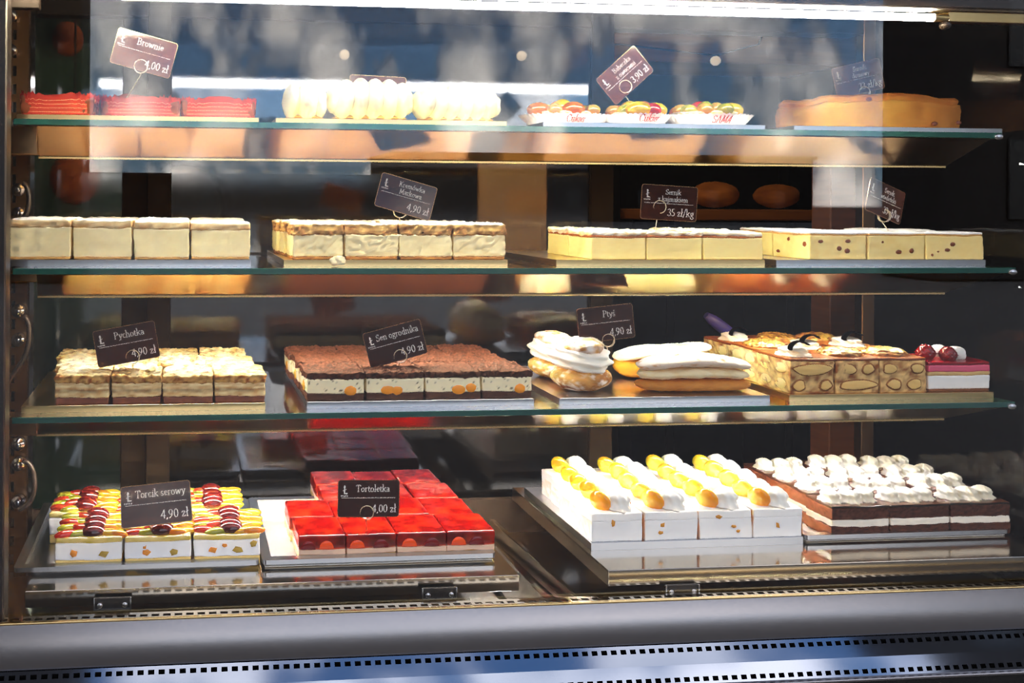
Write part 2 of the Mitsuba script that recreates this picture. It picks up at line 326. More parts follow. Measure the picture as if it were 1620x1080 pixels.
# =============================================================== trays
def tray(px0, px1, Y0, z, kind, label, depth=.25, lip=.0095, skew=0., liner=False, group=None):
    a, b = at(px0, 400, Y0)[0], at(px1, 400, Y0)[0]
    k = thing('serving_tray', label, 'tray', group)
    mat = {'gold': 'm_gold', 'silver': 'm_silver', 'steel': 'm_silver'}[kind]; t = .0012
    if kind == 'steel':
        P = sbox(a, Y0, b, Y0+depth).buffer(-.006).buffer(.006)
        Q = P.buffer(-.012); m = cat_([extr(Q, t), extr(Q.difference(Q.buffer(-t)), lip-.001), moved(extr(P.difference(P.buffer(-.0132)), .0015), 0, 0, lip-.0015), moved(extr(P.difference(P.buffer(-.0012)), .0060), 0, 0, lip-.0062)])
        put('rim', solid(moved(m, 0, 0, z), mat, 35), k)
    else:
        # shallow board with folded-down edges
        put('board', solid(bx(a, b, Y0, Y0+depth, z+lip-t, z+lip, .0004), mat), k)
        put('front_edge', solid(bx(a, b, Y0, Y0+t, z+.0002, z+lip-.0003), mat), k)
        put('back_edge', solid(bx(a, b, Y0+depth-t, Y0+depth, z+.0002, z+lip-.0003), mat), k)
        for x in (a, b-t): put('side_edge', solid(bx(x, x+t, Y0+t, Y0+depth-t, z+.0002, z+lip-.0003), mat), k)
    if liner: put('paper_liner', solid(bx(a+.004, b-.004, Y0+.004, Y0+depth-.004, z+t, z+t+.0006), 'm_paperw'), k, 'white paper liner')
    return k
T1 = tray(25, 408, 1.235, GZ[1], 'gold', 'pale gold tray under the brownies on the top shelf', .22)
T2 = tray(435, 800, 1.235, GZ[1], 'gold', 'pale gold tray under the cream rolls on the top shelf', .22)
T3 = tray(858, 1209, 1.235, GZ[1], 'silver', 'silver tray under the fruit tartlets on the top shelf', .22)
T4 = tray(1255, 1584, 1.235, GZ[1], 'silver', 'silver tray under the round baked cheesecake at the right end of the top shelf', .24)
T5 = tray(15, 397, 1.235, GZ[2], 'silver', 'silver tray under the pale cream slices at the left end of the middle shelf', .25)
T6 = tray(449, 803, 1.235, GZ[2], 'gold', 'gold tray under the flaky-topped cream slices on the middle shelf', .25)
T7 = tray(880, 1210, 1.235, GZ[2], 'gold', 'gold tray under the plain crumb-topped cheesecake on the middle shelf', .25)
T8 = tray(1228, 1559, 1.235, GZ[2], 'silver', 'silver tray under the raisin cheesecake at the right end of the middle shelf', .25)
T9 = tray(35, 421, 1.225, GZ[3], 'gold', 'pale gold tray under the flaky brown-based slices on the lowest shelf', .25)
T10 = tray(487, 846, 1.225, GZ[3], 'silver', 'silver tray under the cocoa-crumbed cake on the lowest shelf', .26)
T11 = tray(886, 1219, 1.225, GZ[3], 'silver', 'silver tray under the cream puffs and eclairs on the lowest shelf', .25)
T12 = tray(1250, 1573, 1.225, GZ[3], 'gold', 'gold tray under the layered ladyfinger cake on the lowest shelf', .25)
ydA = at(220, 905, Z=zd1)[1]; ydB = at(600, 894, Z=zd1)[1]; ydC = at(1100, 866, Z=zd2)[1]
T13 = tray(24, 413, ydA, zd1, 'steel', 'dark-reflecting steel tray under the fruit-topped cream squares at the left of the deck', .26, .011)
T14 = tray(418, 788, ydB, zd1, 'steel', 'steel tray with white paper under the red jelly squares', .26, .012, liner=True)
T15 = tray(938, 1273, ydC, zd2, 'silver', 'silver tray under the white peach-topped bars', .25, .011)
T16 = tray(1277, 1600, ydC+.004, zd2, 'steel', 'steel tray under the chocolate cake at the right of the deck', .25, .011, liner=True)
# =============================================================== the shop behind and the street in front
def struct(name, m, mat): return put(name, solid(m, mat), None, kind='structure')
struct('floor', bx(-3, 3.2, 1.25, 4.6, -.05, 0), 'm_stone')
struct('ceiling', bx(-3, 3.2, 1.12, 4.6, 2.7, 2.75), 'm_dark')
struct('wall_back', bx(-3, 3.2, 4.5, 4.6, 0, 2.7), 'm_dark')
struct('wall_left', bx(-3.1, -3, 1.12, 4.6, 0, 2.7), 'm_dark')
struct('wall_right', bx(3.2, 3.3, 1.12, 4.6, 0, 2.7), 'm_dark')
fa = Polygon([(-9, 0), (12, 0), (12, 4.5), (-9, 4.5)], [[(-.6, .0), (1.5, .0), (1.5, 1.9), (-.6, 1.9)]])
struct('wall_front', moved(xz(extr(Polygon([(-9, -.01), (12, -.01), (12, 4.5), (-9, 4.5)]).difference(sbox(-.6, -.1, 1.5, 1.9)), .12)), 0, 1.24, 0), 'm_facade')
k = thing('ceiling_lamp', 'flat warm lamp under the dark shop ceiling behind the cabinet', 'lamp')
put('body', solid(bx(.1, 1.3, 2.1, 2.4, 2.66, 2.70, .004), 'm_housing'), k)
put('diffuser', {**solid((np.array([(.12, 2.12, 2.655), (1.28, 2.12, 2.655), (1.28, 2.38, 2.655), (.12, 2.38, 2.655)], float), np.array([[0, 2, 1], [0, 3, 2]])), 'm_print'), 'emitter': emit(ROOM)}, k)
def pbox(px0, px1, py0, py1, Y, t): 
    a, b = at(px0, py1, Y), at(px1, py0, Y); return bx(a[0], b[0], Y, Y+t, a[2], b[2], .003)
def wallshelf(px0, px1, py0, py1, Y, label):
    k = thing('wooden_shelf', label, 'shelf'); a, b = at(px0, py1, Y), at(px1, py0, Y)
    put('board', solid(bx(a[0], b[0], Y, Y+.3, a[2], b[2], .004), 'm_wood'), k)
    for x in (a[0]+.08, b[0]-.1): put('support', solid(bx(x, x+.03, Y+.04, Y+.28, 0, a[2], .003), 'm_frame'), k)
    return b[2]
wallshelf(945, 1372, 52, 96, 3.0, 'reddish wooden shelf board high in the shop behind the right side')
zs = wallshelf(1030, 1300, 332, 348, 2.9, 'dim wooden shelf behind the caramel cheesecake tag carrying brown loaves')
for i, (px, r) in enumerate(((1130, .085), (1228, .08))):
    p = at(px, 330, 3.05)
    m = rough(scaled(ball(r, 3), 1., .8, .55), .006, 30, i)
    put('bread_loaf', vcol(moved(m, p[0], 3.05, zs+r*.62), 'm_matte', mixc(lin(.55, .27, .10), lin(.78, .48, .22), nz(m[0], 25, i))), None, ('left' if i == 0 else 'right')+' of two dim brown bread loaves on the back shelf', category='bread', group='loaves on the back shelf')
a, b = at(757, 445, 2.5), at(866, 258, 2.5); k = thing('tan_board', 'upright tan wooden board seen through the rear glass beside the middle door stile', 'board'); put('panel', solid(bx(a[0], b[0], 2.5, 2.52, a[2], b[2], .003), 'm_tan'), k); put('stand', solid(bx(a[0]+.05, b[0]-.05, 2.5, 2.53, 0, a[2], .003), 'm_frame'), k)
a, b = at(1312, 640, 2.4), at(1384, 240, 2.4); put('wooden_post', solid(bx(a[0], b[0], 2.4, 2.48, 0, b[2], .003), 'm_wood'), None, 'reddish wooden post behind the right rear corner of the cabinet', category='post')
k = thing('green_panel', 'dark green upright panel behind the left sliding door', 'panel'); a, b = at(30, 350, 2.6), at(192, 15, 2.6); put('board', solid(bx(a[0], b[0], 2.6, 2.63, 0, b[2], .003), 'm_green'), k)
for i, (px, py, r) in enumerate(((107, 62, .044), (118, 282, .062))):
    p = at(px, py, 2.5-.22*i); k = thing('orange_lantern', ('small upper' if i == 0 else 'larger lower')+' round orange lantern hanging before the green panel', 'lantern', 'orange lanterns')
    put('shade', vcol(moved(scaled(ball(r, 3), 1, 1, 1.1), *p), 'm_matte', lin(.52, .25, .10)), k)
    put('cord', solid(tube([p+[0, 0, r], [p[0], p[1]+.001, p[2]+.12], [p[0], p[1], 2.7]], .003), 'm_black'), k)
k = thing('string_lights', 'cord of small warm bulbs hanging in the shop behind the rear glass', 'string lights')
pts = [at(*q, 2.9) for q in ((520, 60), (545, 78), (680, 60), (825, 80), (980, 70), (1132, 88), (1200, 70))]
pts = [np.array([pts[0][0]-.3, 2.9, 2.7])]+pts+[np.array([pts[-1][0]+.3, 2.9, 2.7])]
put('cord', solid(tube(pts, .003, 6), 'm_black'), k)
for q in (pts[2], pts[4], pts[6]): put('bulb', {**solid(moved(ball(.017, 2), q[0], q[1], q[2]-.018), 'm_print', True), 'emitter': emit(.3, (1, .75, .45))}, k)
# street side, seen only as a reflection in the front pane
struct('pavement', bx(-30, 40, -60, 1.24, -.06, -.01), 'm_stone')
def vx(px, Yv): return at(px, 321, Yv)[0]
def building(x0, x1, y0, y1, h, label, mat, nx, nzz):
    k = thing('building', label, 'building')
    put('walls', solid(bx(x0, x1, y0, y1, -.01, h, .05), mat), k)
    put('roof', solid(bx(x0-.3, x1+.3, y0-.3, y1+.3, h, h+.3, .05), 'm_bark'), k)
    for i in range(nx):
        for j in range(nzz):
            x = x0+(x1-x0)*(i+.5)/nx; z = 2.0+j*3.0
            put('window', solid(bx(x-.55, x+.55, y1, y1+.05, z-.8, z+.8, .02), 'm_black'), k)
building(vx(1484, 16), vx(1484, 16)+16, -15.2, -13.76, 17, 'tall dark street building reflected at the right of the front pane', 'm_facade', 4, 4)
building(vx(128, 16)-16, vx(128, 16), -15.2, -13.76, 15, 'tall dark street building reflected at the left of the front pane', 'm_facade', 4, 4)
building(-8, 16, -82, -72, 3.6, 'low dark building far across the street reflected behind the cream rolls', 'm_facadeb', 6, 1)
building(18, 56, -82, -72, 5.6, 'higher dark building far across the street reflected behind the tartlets', 'm_facadeb', 6, 1)
# =============================================================== lettering (own broad-nib serif alphabet)
def A(cx, cy, rx, ry, a0, a1, n=12):
    t = np.radians(np.linspace(a0, a1, n)); return [(cx+rx*math.cos(q), cy+ry*math.sin(q)) for q in t]
def S(x, y, h=.1): return [(x-h, y), (x+h, y)]
def stem(x, y0, y1, s0=.1, s1=.1): return [[(x, y0), (x, y1)]] + ([S(x, y0, s0)] if s0 else []) + ([[(x-s1, y1-.02), (x, y1)]] if s1 else [])
bowl = lambda x: A(x, .31, .20, .29, 0, 360, 20)
GL = {
 'B': (.72, stem(.16, .02, .98)+[[(.08, .98), (.36, .98)]+A(.36, .76, .2, .22, 90, -90)+[(.16, .54)], [(.36, .54)]+A(.36, .28, .26, .26, 90, -90)+[(.08, .02)]]),
 'K': (.76, stem(.16, .02, .98, .1, .1)+[[(.62, .98), (.2, .5)], [(.3, .58), (.66, .02)], S(.64, .98, .08), S(.68, .02, .07)]),
 'M': (.95, [[(.14, .02), (.2, .98), (.47, .15), (.75, .98), (.81, .02)], S(.14, .02, .1), S(.81, .02, .1), S(.15, .98, .07), S(.8, .98, .07)]),
 'P': (.64, stem(.16, .02, .98)+[[(.08, .98), (.34, .98)]+A(.34, .73, .22, .25, 90, -90)+[(.18, .48)]]),
 'S': (.58, [A(.28, .74, .19, .23, 35, 270)+A(.28, .27, .22, .24, 90, -145), [(.45, .98), (.45, .78)], [(.08, .02), (.08, .24)]]),
 'T': (.70, [[(.35, .02), (.35, .98)], [(.04, .80), (.06, .98), (.64, .98), (.66, .80)], S(.35, .02, .11)]),
 'C': (.70, [A(.38, .5, .30, .47, 45, 315, 20), [(.6, .96), (.6, .74)]]),
 'A': (.74, [[(.08, .02), (.37, .98), (.66, .02)], [(.18, .35), (.55, .35)], S(.08, .02, .08), S(.66, .02, .09)]),
 'a': (.50, [A(.22, .44, .16, .17, 160, 0)+[(.38, .1), (.47, .02)], A(.22, .18, .15, .16, 60, 400, 14)]),
 'b': (.56, [[(.12, 1.05), (.12, .04)], [(.03, 1.02), (.12, 1.05)], A(.29, .31, .18, .29, 150, -150, 16)]),
 'c': (.48, [A(.27, .31, .2, .29, 45, 320, 16)]),
 'd': (.58, [[(.44, 1.05), (.44, .02), (.54, .02)], [(.35, 1.02), (.44, 1.05)], A(.27, .31, .18, .29, 30, 330, 16)]),
 'e': (.50, [[(.09, .34), (.43, .36)]+A(.27, .33, .17, .27, 10, 320, 16)]),
 'g': (.52, [A(.24, .42, .16, .18, 0, 360, 16), [(.15, .26), (.12, .12), (.36, .06)]+A(.24, -.12, .2, .14, 50, -230, 14), [(.36, .56), (.48, .60)]]),
 'h': (.60, stem(.12, .02, 1.05, .09, .09)+[A(.29, .40, .17, .2, 150, 0)+[(.46, .02)], S(.46, .02, .09)]),
 'i': (.28, stem(.14, .02, .6, .09, .09)+[[(.13, .82), (.15, .84)]]),
 'j': (.28, [[(.15, .6), (.15, -.1), (.06, -.26), (-.04, -.24)], [(.06, .58), (.15, .6)], [(.14, .82), (.16, .84)]]),
 'k': (.58, stem(.12, .02, 1.05, .09, .09)+[[(.46, .6), (.16, .3)], [(.24, .38), (.5, .02)], S(.46, .6, .08), S(.51, .02, .06)]),
 'l': (.28, stem(.14, .02, 1.05, .09, .09)),
 'ł': (.30, stem(.15, .02, 1.05, .09, .09)+[[(.02, .42), (.28, .64)]]),
 'm': (.88, stem(.12, .02, .6, .08, .09)+[A(.27, .42, .15, .18, 150, 0, 9)+[(.42, .02)], A(.57, .42, .15, .18, 150, 0, 9)+[(.72, .02)], S(.42, .02, .08), S(.72, .02, .08)]),
 'n': (.60, stem(.12, .02, .6, .08, .09)+[A(.29, .42, .17, .18, 150, 0, 9)+[(.46, .02)], S(.46, .02, .09)]),
 'o': (.54, [bowl(.27)]),
 'r': (.42, stem(.12, .02, .6, .1, .09)+[A(.28, .42, .16, .18, 160, 50, 8)]),
 's': (.42, [A(.21, .44, .13, .15, 30, 270)+A(.21, .16, .15, .14, 90, -150)]),
 't': (.36, [[(.14, .78), (.14, .14)]+A(.24, .12, .1, .1, 180, 320, 8), [(.02, .58), (.32, .58)]]),
 'u': (.60, [[(.12, .6), (.12, .2)]+A(.28, .2, .16, .18, 180, 350, 9), [(.45, .6), (.45, .02), (.55, .02)], [(.03, .59), (.12, .6)], [(.36, .59), (.45, .6)]]),
 'w': (.80, [[(.08, .6), (.23, .03), (.4, .55), (.55, .03), (.72, .6)], S(.08, .6, .07), S(.72, .6, .07)]),
 'y': (.54, [[(.08, .6), (.28, .05)], [(.47, .6), (.22, -.2), (.06, -.26)], S(.08, .6, .07), S(.47, .6, .07)]),
 'z': (.48, [[(.07, .46), (.08, .58), (.40, .58), (.08, .03), (.42, .03), (.43, .16)]]),
 '0': (.56, [A(.28, .49, .2, .46, 0, 360, 22)]), '3': (.52, [A(.24, .73, .17, .22, 150, -80)+A(.24, .26, .2, .25, 80, -150)]),
 '4': (.58, [[(.40, .02), (.40, .96), (.05, .3), (.52, .3)]]), '5': (.52, [[(.43, .95), (.16, .95), (.12, .55)]+A(.24, .28, .2, .27, 110, -150)]),
 '9': (.56, [A(.27, .66, .18, .28, 0, 360, 18), [(.45, .66), (.40, .28), (.14, .0)]]), ',': (.24, [[(.12, .06), (.13, .02), (.06, -.14)]]),
 '/': (.42, [[(.04, -.1), (.38, 1.05)]]), ' ': (.28, []),
}
for a_, b_ in (('ś', 's'), ('ń', 'n'), ('ó', 'o')):
    w_, st_ = GL[b_]; GL[a_] = (w_, st_+[[(w_*.48, .76), (w_*.66, .95)]])
NIB = np.array([(.055*math.cos(t), .032*math.sin(t)) for t in np.linspace(0, 2*np.pi, 9)[:-1]])
GP = {}
def glyph(c):
    if c not in GP:
        ps = []
        for st in GL[c][1]:
            for p, q in zip(st[:-1], st[1:]): ps.append(shapely.MultiPoint(np.vstack([NIB+p, NIB+q])).convex_hull)
        GP[c] = unary_union(ps).simplify(.008) if ps else None
    return GP[c]
def words(text, hgt, slant=0.):
    """lettering polygon centred on x, baseline y=0, capitals hgt tall"""
    x, out = 0., []
    for c in text:
        g = glyph(c)
        if g is not None: out.append(shapely.affinity.affine_transform(g, [hgt, slant*hgt, 0, hgt, x*hgt, 0]))
        x += GL[c][0]*1.04
    u = unary_union(out); return shapely.affinity.translate(u, -x*hgt/2, 0)
import shapely.affinity

# =============================================================== price tags
EMBLEM = unary_union([sbox(-.0012, -.005, .0006, .0045), sbox(-.0012, -.005, .0042, -.0034), Polygon([(-.0028, -.001), (.0026, .0016), (.0026, .0026), (-.0028, 0)]), Point(-.0003, .0062).buffer(.0011, 4), Polygon([(-.0022, .0045), (.0016, .0045), (.0006, .0058), (-.0012, .0058)])]
    + [sbox(-.0055+i*.0022, -.0085, -.0042+i*.0022, -.0068) for i in range(5)])
def tag(cx, cy, Y, ang, lines, price, ring, pin, label, w=.0885, h=.0525, tilt=0., yaw=0., sc=1.):
    """ang: degrees counter-clockwise in the picture; ring: pixel of the wire loop; pin: pixel where the wire enters the cake"""
    k = thing('price_tag', label, 'price tag', 'brown price tags on wire clips'); c = at(cx, cy, Y)
    tw = T().translate(c.tolist()).rotate([0, 0, 1], yaw).rotate([0, 1, 0], -ang).rotate([1, 0, 0], tilt).scale(sc)
    P = sbox(-w/2, -h/2, w/2, h/2).buffer(-.004).buffer(.004, 6)
    ck = put('card', solid(xz(extr(P, .0008)), 'm_card'), k, tw=tw)
    put('border', solid(moved(xz(extr(P.difference(P.buffer(-.0006)), .00015)), 0, -.0008, 0), 'm_bronze'), ck, tw=tw)
    def pr(name, poly, lb=None): put(name, solid(moved(xz(extr(poly, .00015)), 0, -.0008, 0), 'm_print'), ck, lb, tw)
    if lines:
        hs = .0098 if len(lines) == 1 else .0080
        u = []
        for i, t in enumerate(lines):
            g = words(t, hs); wd = g.bounds[2]-g.bounds[0]
            if wd > .064: g = shapely.affinity.scale(g, .064/wd, 1, origin=(0, 0))
            u.append(shapely.affinity.translate(g, .006, .0095 if len(lines) == 1 else .0125-i*.0105))
        pr('lettering', unary_union(u), 'cream words '+' '.join(lines))
        pr('divider_line', sbox(-w*.44, .0008 if len(lines) == 1 else -.0015, w*.43, .0014 if len(lines) == 1 else -.0009))
        pr('emblem', shapely.affinity.translate(EMBLEM, -w*.39, .0115))
    if price:
        g = words(price, .0112); g = shapely.affinity.translate(g, w*.455-g.bounds[2], -h*.37); pr('price', g, 'cream price '+price)
    if ring:
        r0 = at(*ring, Y); R = .0095
        t = np.linspace(0, 4*np.pi, 64)
        # wire turned twice through the card's edge, one turn in front and one behind
        lp = np.stack([r0[0]+R*np.sin(t), Y-.0022+.0026*(t/(2*np.pi)), r0[2]-R*np.cos(t)*1.0], 1)
        p1 = at(*pin, Y+.006)
        put('wire_clip', solid(tube(np.vstack([lp, [[lp[-1][0], Y+.004, lp[-1][2]-.001]], [p1]]), .00075, 7), 'm_wire', 40), k)
    return k

# =============================================================== pastry kit
def lay(name, w, d, z0, z1, mat, colf, amp=.0006, fr=220, seed=0, res=.0034, r=.0018, wob=0., label=None, subs=(), sag=1.):
    m = slab(w, d, z0, z1, res, r)
    if wob:
        m = wav(m, z0, wob, 60, seed) if z0 > .004 else m
    n = vn(m); c0 = m[0].copy()
    q = m[0]; m = (q+np.stack([nz(q, 24, seed+11, 2)-.5, nz(q, 24, seed+12, 2)-.5, (nz(q*[1, 1, .2], 30, 5, 2)-.5)*np.clip(q[:, 2:].T[0]/.03, 0, 1)], 1)*.0036*sag, m[1])
    m = rough(m, amp, fr, seed)
    return (name, vcol(m, mat, colf(c0, n)), label, list(subs))
def place(parts, name, label, cat, group, x, y, z, sx=1., sy=1., sz=1., rot=0.):
    k = thing(name, label, cat, group)
    tw = T().translate([float(x), float(y), float(z)]).rotate([0, 0, 1], rot).scale([sx, sy, sz])
    for nm, sh, lb, subs in parts:
        p = put(nm, sh, k, lb, tw)
        for n2, s2, l2 in subs: put(n2, s2, p, l2, tw)
    return k
def bit(name, m, mat, col, label=None): return (name, vcol(m, mat, col), label, [])
def chunk(x, z, w, h, seed, y=-.0004):
    rg = np.random.default_rng(seed); n = rg.integers(4, 6); t = np.sort(rg.uniform(0, 6.28, n)); q = [(x+w/2*math.cos(a)*rg.uniform(.7, 1.2), z+h/2*math.sin(a)*rg.uniform(.7, 1.2)) for a in np.linspace(0, 6.28, n+1)[:-1]+rg.uniform(0, 1)]
    v, f = xz(extr(Polygon(q).convex_hull, .004)); return v+np.array([0, .0035+y, 0]), f
def const(c): return lambda v, n: np.broadcast_to(c, v.shape)
def flaky(lo, hi, sugar, sg=.6):
    def f(v, n):
        t = nz(v*[.25, .25, 1.6], 420, 3)*.7+nz(v, 60, 4)*.5
        c = mixc(lo, hi, (t-.35)*2.2)
        return mixc(c, sugar, np.clip((n[:, 2]-.3)*1.6, 0, 1)*np.clip(sg+(nz(v, 90, 5)-.5)*1.6, 0, 1))
    return f
def speck(base, dark, fr=420, thr=.66, k=9, base2=None):
    def f(v, n):
        b = base if base2 is None else mixc(base, base2, nz(v, 70, 8))
        return mixc(b, dark, (nz(v, fr, 6, 2)-thr)*k) if base2 is None else b*(1-np.clip((nz(v, fr, 6, 2)-thr)*k, 0, 1))[:, None]+np.asarray(dark)*np.clip((nz(v, fr, 6, 2)-thr)*k, 0, 1)[:, None]
    return f
c_ = lin
def k_pale(w, d, h, s):
    return [lay('pastry_base', w*.985, d*.985, 0, .004, 'm_matte', flaky(c_(.62, .40, .2), c_(.86, .68, .42), c_(.9, .8, .6), 0), .0008, 300, s),
            lay('cream', w, d, .003, h*.80, 'm_matte', lambda v, n: mixc(c_(.93, .84, .62), c_(.97, .90, .71), nz(v, 120, s)), .0018, 110, s, wob=.001),
            lay('pastry_top', w*1.01, d*1.005, h*.79, h, 'm_matte', flaky(c_(.70, .46, .22), c_(.95, .84, .64), c_(.99, .95, .90), .95), .0026, 150, s+1, wob=.001, r=.003)]
def k_flaky(w, d, h, s):
    return [lay('pastry_base', w*.985, d*.985, 0, .005, 'm_matte', flaky(c_(.42, .22, .1), c_(.80, .58, .32), c_(.9, .8, .6), 0), .0014, 260, s),
            lay('cream', w, d, .004, h*.70, 'm_matte', lambda v, n: mixc(c_(.94, .84, .60), c_(.98, .92, .74), nz(v, 200, s)), .0022, 230, s, res=.003, wob=.0015),
            lay('pastry_top', w*1.01, d*1.01, h*.69, h, 'm_matte', flaky(c_(.46, .20, .06), c_(.92, .74, .46), c_(1, .97, .93), .8), .0040, 190, s+1, res=.0028, wob=.0015, r=.002)]
def k_kajmak(w, d, h, s):
    return [lay('cheesecake', w, d, 0, h*.80, 'm_matte', lambda v, n: mixc(c_(.93, .82, .52), c_(.96, .87, .60), nz(v*[1, 1, 3], 90, s)), .0007, 150, s),
            lay('caramel', w*1.005, d*1.002, h*.79, h*.87, 'm_satin', const(c_(.66, .33, .10)), .0006, 150, s, wob=.0008),
            lay('crumb_topping', w*1.0, d*.995, h*.86, h, 'm_matte', lambda v, n: mixc(c_(.93, .78, .52), c_(1, .96, .86), (nz(v, 160, s)-.3)*3), .0050, 130, s, r=.003)]
def k_raisin(w, d, h, s):
    rg = np.random.default_rng(s+90); out = [lay('cheesecake', w, d, 0, h*.88, 'm_matte', lambda v, n: mixc(c_(.91, .78, .47), c_(.95, .86, .59), nz(v, 110, s)), .0010, 150, s),
            lay('crust', w*1.003, d*1.002, h*.87, h*.93, 'm_matte', const(c_(.80, .58, .32)), .0005, 200, s, wob=.0008),
            lay('icing', w*1.0, d*1.0, h*.92, h, 'm_satin', const(c_(1, .97, .92)), .0009, 90, s, r=.002)]
    for i in range(4): out.append(bit('raisin', moved(scaled(ball(.0042, 2), rg.uniform(.8, 1.2), .25, rg.uniform(.6, 1)), rg.uniform(-.42, .42)*w, .0002, rg.uniform(.15, .75)*h), 'm_satin', c_(.40, .20, .09)))
    for i in range(3): out.append(bit('raisin', moved(scaled(ball(.0042, 2), .25, rg.uniform(.8, 1.2), rg.uniform(.6, 1)), -w/2-.0002, rg.uniform(.1, .9)*d, rg.uniform(.15, .75)*h), 'm_satin', c_(.45, .22, .09)))
    return out
def k_pych(w, d, h, s):
    def mid(v, n):
        t = nz(v*[.35, .35, 1.8], 260, s)
        return mixc(mixc(c_(.78, .58, .34), c_(.97, .87, .64), (t-.25)*2), c_(.42, .28, .17), np.exp(-((v[:, 2]-h*.46)/.0016)**2)*(nz(v, 120, 3)*1.5))
    return [lay('cocoa_base', w*.985, d*.985, 0, h*.24, 'm_matte', lambda v, n: mixc(c_(.36, .20, .15), c_(.48, .29, .22), nz(v, 200, s)), .0007, 240, s),
            lay('cream_layers', w, d, h*.235, h*.74, 'm_matte', mid, .0018, 260, s, res=.0024, wob=.001),
            lay('nut_topping', w*1.02, d*1.0, h*.73, h, 'm_matte', lambda v, n: mixc(mixc(c_(.50, .27, .10), c_(.85, .65, .36), (nz(v, 190, s)-.3)*2.4), c_(.98, .86, .62), np.clip(n[:, 2], 0, 1)*np.clip((nz(v, 120, s+2)-.3)*2, 0, 1)), .0042, 170, s, res=.0026, wob=.001, r=.002)]
def k_sen(w, d, h, s):
    rg = np.random.default_rng(s+5)
    out = [lay('chocolate_base', w, d, 0, h*.27, 'm_matte', lambda v, n: mixc(c_(.14, .07, .05), c_(.24, .13, .09), nz(v, 260, s)), .0010, 280, s),
           lay('cream', w, d, h*.26, h*.78, 'm_matte', speck(c_(.975, .915, .74), c_(.25, .14, .08), 330, .68, 10), .0004, 200, s, res=.0024, wob=.001),
           lay('cocoa_crumbs', w*1.01, d*1.0, h*.77, h, 'm_matte', lambda v, n: mixc(c_(.10, .045, .03), c_(.29, .155, .095), (nz(v, 330, s, 2)-.25)*2), .0044, 300, s, res=.0021, wob=.001, r=.002)]
    for x in rg.uniform(-.42, .42, 2): out.append(bit('apricot_piece', moved(scaled(rough(ball(.0085, 2), .001, 150, s), rg.uniform(.8, 1.3), .22, .8), x*w, .0006, h*rg.uniform(.32, .42)), 'm_satin', c_(.95, .58, .12)))
    out.append(bit('apricot_piece', moved(scaled(ball(.008, 2), .2, 1.2, .9), -w/2-.0003, d*.4, h*.42), 'm_satin', c_(.97, .66, .2)))
    return out
FR = [c_(.82, .12, .05), c_(.62, .60, .10), c_(.22, .015, .02), c_(.95, .66, .08), c_(.93, .48, .06)]
def k_fruit(w, d, h, s):
    rg = np.random.default_rng(s+40); zt = h*.80
    out = [lay('sponge', w*.995, d*.995, 0, h*.23, 'm_matte', lambda v, n: mixc(c_(.86, .70, .38), c_(.93, .82, .52), nz(v, 260, s)), .0007, 260, s),
           lay('white_cream', w, d, h*.225, h*.66, 'm_matte', const(c_(.955, .94, .92)), .0003, 150, s, wob=.0012),
           lay('fruit_jelly', w*1.0, d*1.0, h*.655, zt, 'm_gloss', lambda v, n: mixc(c_(.93, .80, .46), c_(.82, .70, .22), (nz(v, 70, s)-.4)*3), .0004, 120, s, wob=.0012, r=.003)]
    for (x, z, a, b, q) in [(-.28, .40, .011, .008, 0), (.18, .38, .012, .009, 1), (-.12, .52, .006, .005, 2), (.36, .55, .009, .009, 3)][:2+s % 3]:
        out.append(bit('fruit_chunk', chunk(x*w+rg.uniform(-.01, .01), z*h, a*1.2, b*1.2, s*7+q), 'm_satin', [c_(.90, .55, .18), c_(.72, .58, .22)][q % 2]))
    ny = 4
    for j in range(ny):
        yy = d*(.14+.73*j/(ny-1))
        for i, (x, ci) in enumerate(((-.37, j % 2), (-.17, 1-j % 2), (.06, 2), (.28, 3+(j+s) % 2), (.43, 4-(j+s) % 2))):
            r = .0165 if ci == 2 else .0150
            m = moved(rotm(rotm(scaled(ball(r, 2), 1.05 if ci == 2 else 1.15, .66 if ci == 2 else .52, .62 if ci == 2 else .42), (1, 0, 0), -14), (0, 0, 1), rg.uniform(-22, 22)), x*w*.93, yy+rg.uniform(-.003, .003), zt+rg.uniform(-.001, .0015)+(.002 if ci == 2 else 0))
            out.append(bit({0: 'strawberry_piece', 1: 'kiwi_piece', 2: 'dark_grape', 3: 'peach_piece', 4: 'orange_piece'}[ci], m, 'm_gloss', mixc(FR[ci], FR[ci]*.6, (nz(m[0], 160, j)-.3)*2)))
    return out
def k_jelly(w, d, h, s):
    rg = np.random.default_rng(s+60)
    def jc(v, n):
        c = mixc(c_(.30, .008, .008), c_(.56, .06, .015), (nz(v, 60, s)-.40)*3)
        return mixc(c, c_(.96, .30, .07), np.clip((h*.54-v[:, 2])/(h*.1), 0, .8))
    out = [lay('sponge', w*.992, d*.992, 0, h*.25, 'm_matte', lambda v, n: mixc(c_(.84, .68, .36), c_(.92, .80, .5), nz(v, 250, s)), .0006, 260, s),
           lay('pink_cream', w*.995, d*.995, h*.245, h*.46, 'm_matte', lambda v, n: mixc(c_(.86, .68, .58), c_(.90, .76, .62), nz(v*[1, 1, 3], 200, s)), .0006, 200, s, wob=.0016),
           lay('red_jelly', w, d, h*.455, h, 'm_jelly', jc, .0002, 100, s, wob=.0016, r=.0028, sag=.4)]
    for x in (-.27, .16): 
        x += rg.uniform(-.08, .08); q = Point(x*w, h*.50).buffer(.0105, 8).intersection(sbox(-w/2+.002, h*.47, w/2-.002, h))
        out.append(bit('cherry_half', moved(xz(extr(q, .004)), 0, .0033, 0), 'm_jelly', [c_(.42, .02, .03), c_(.95, .30, .08)][int(rg.random() > .72)]))
    return out
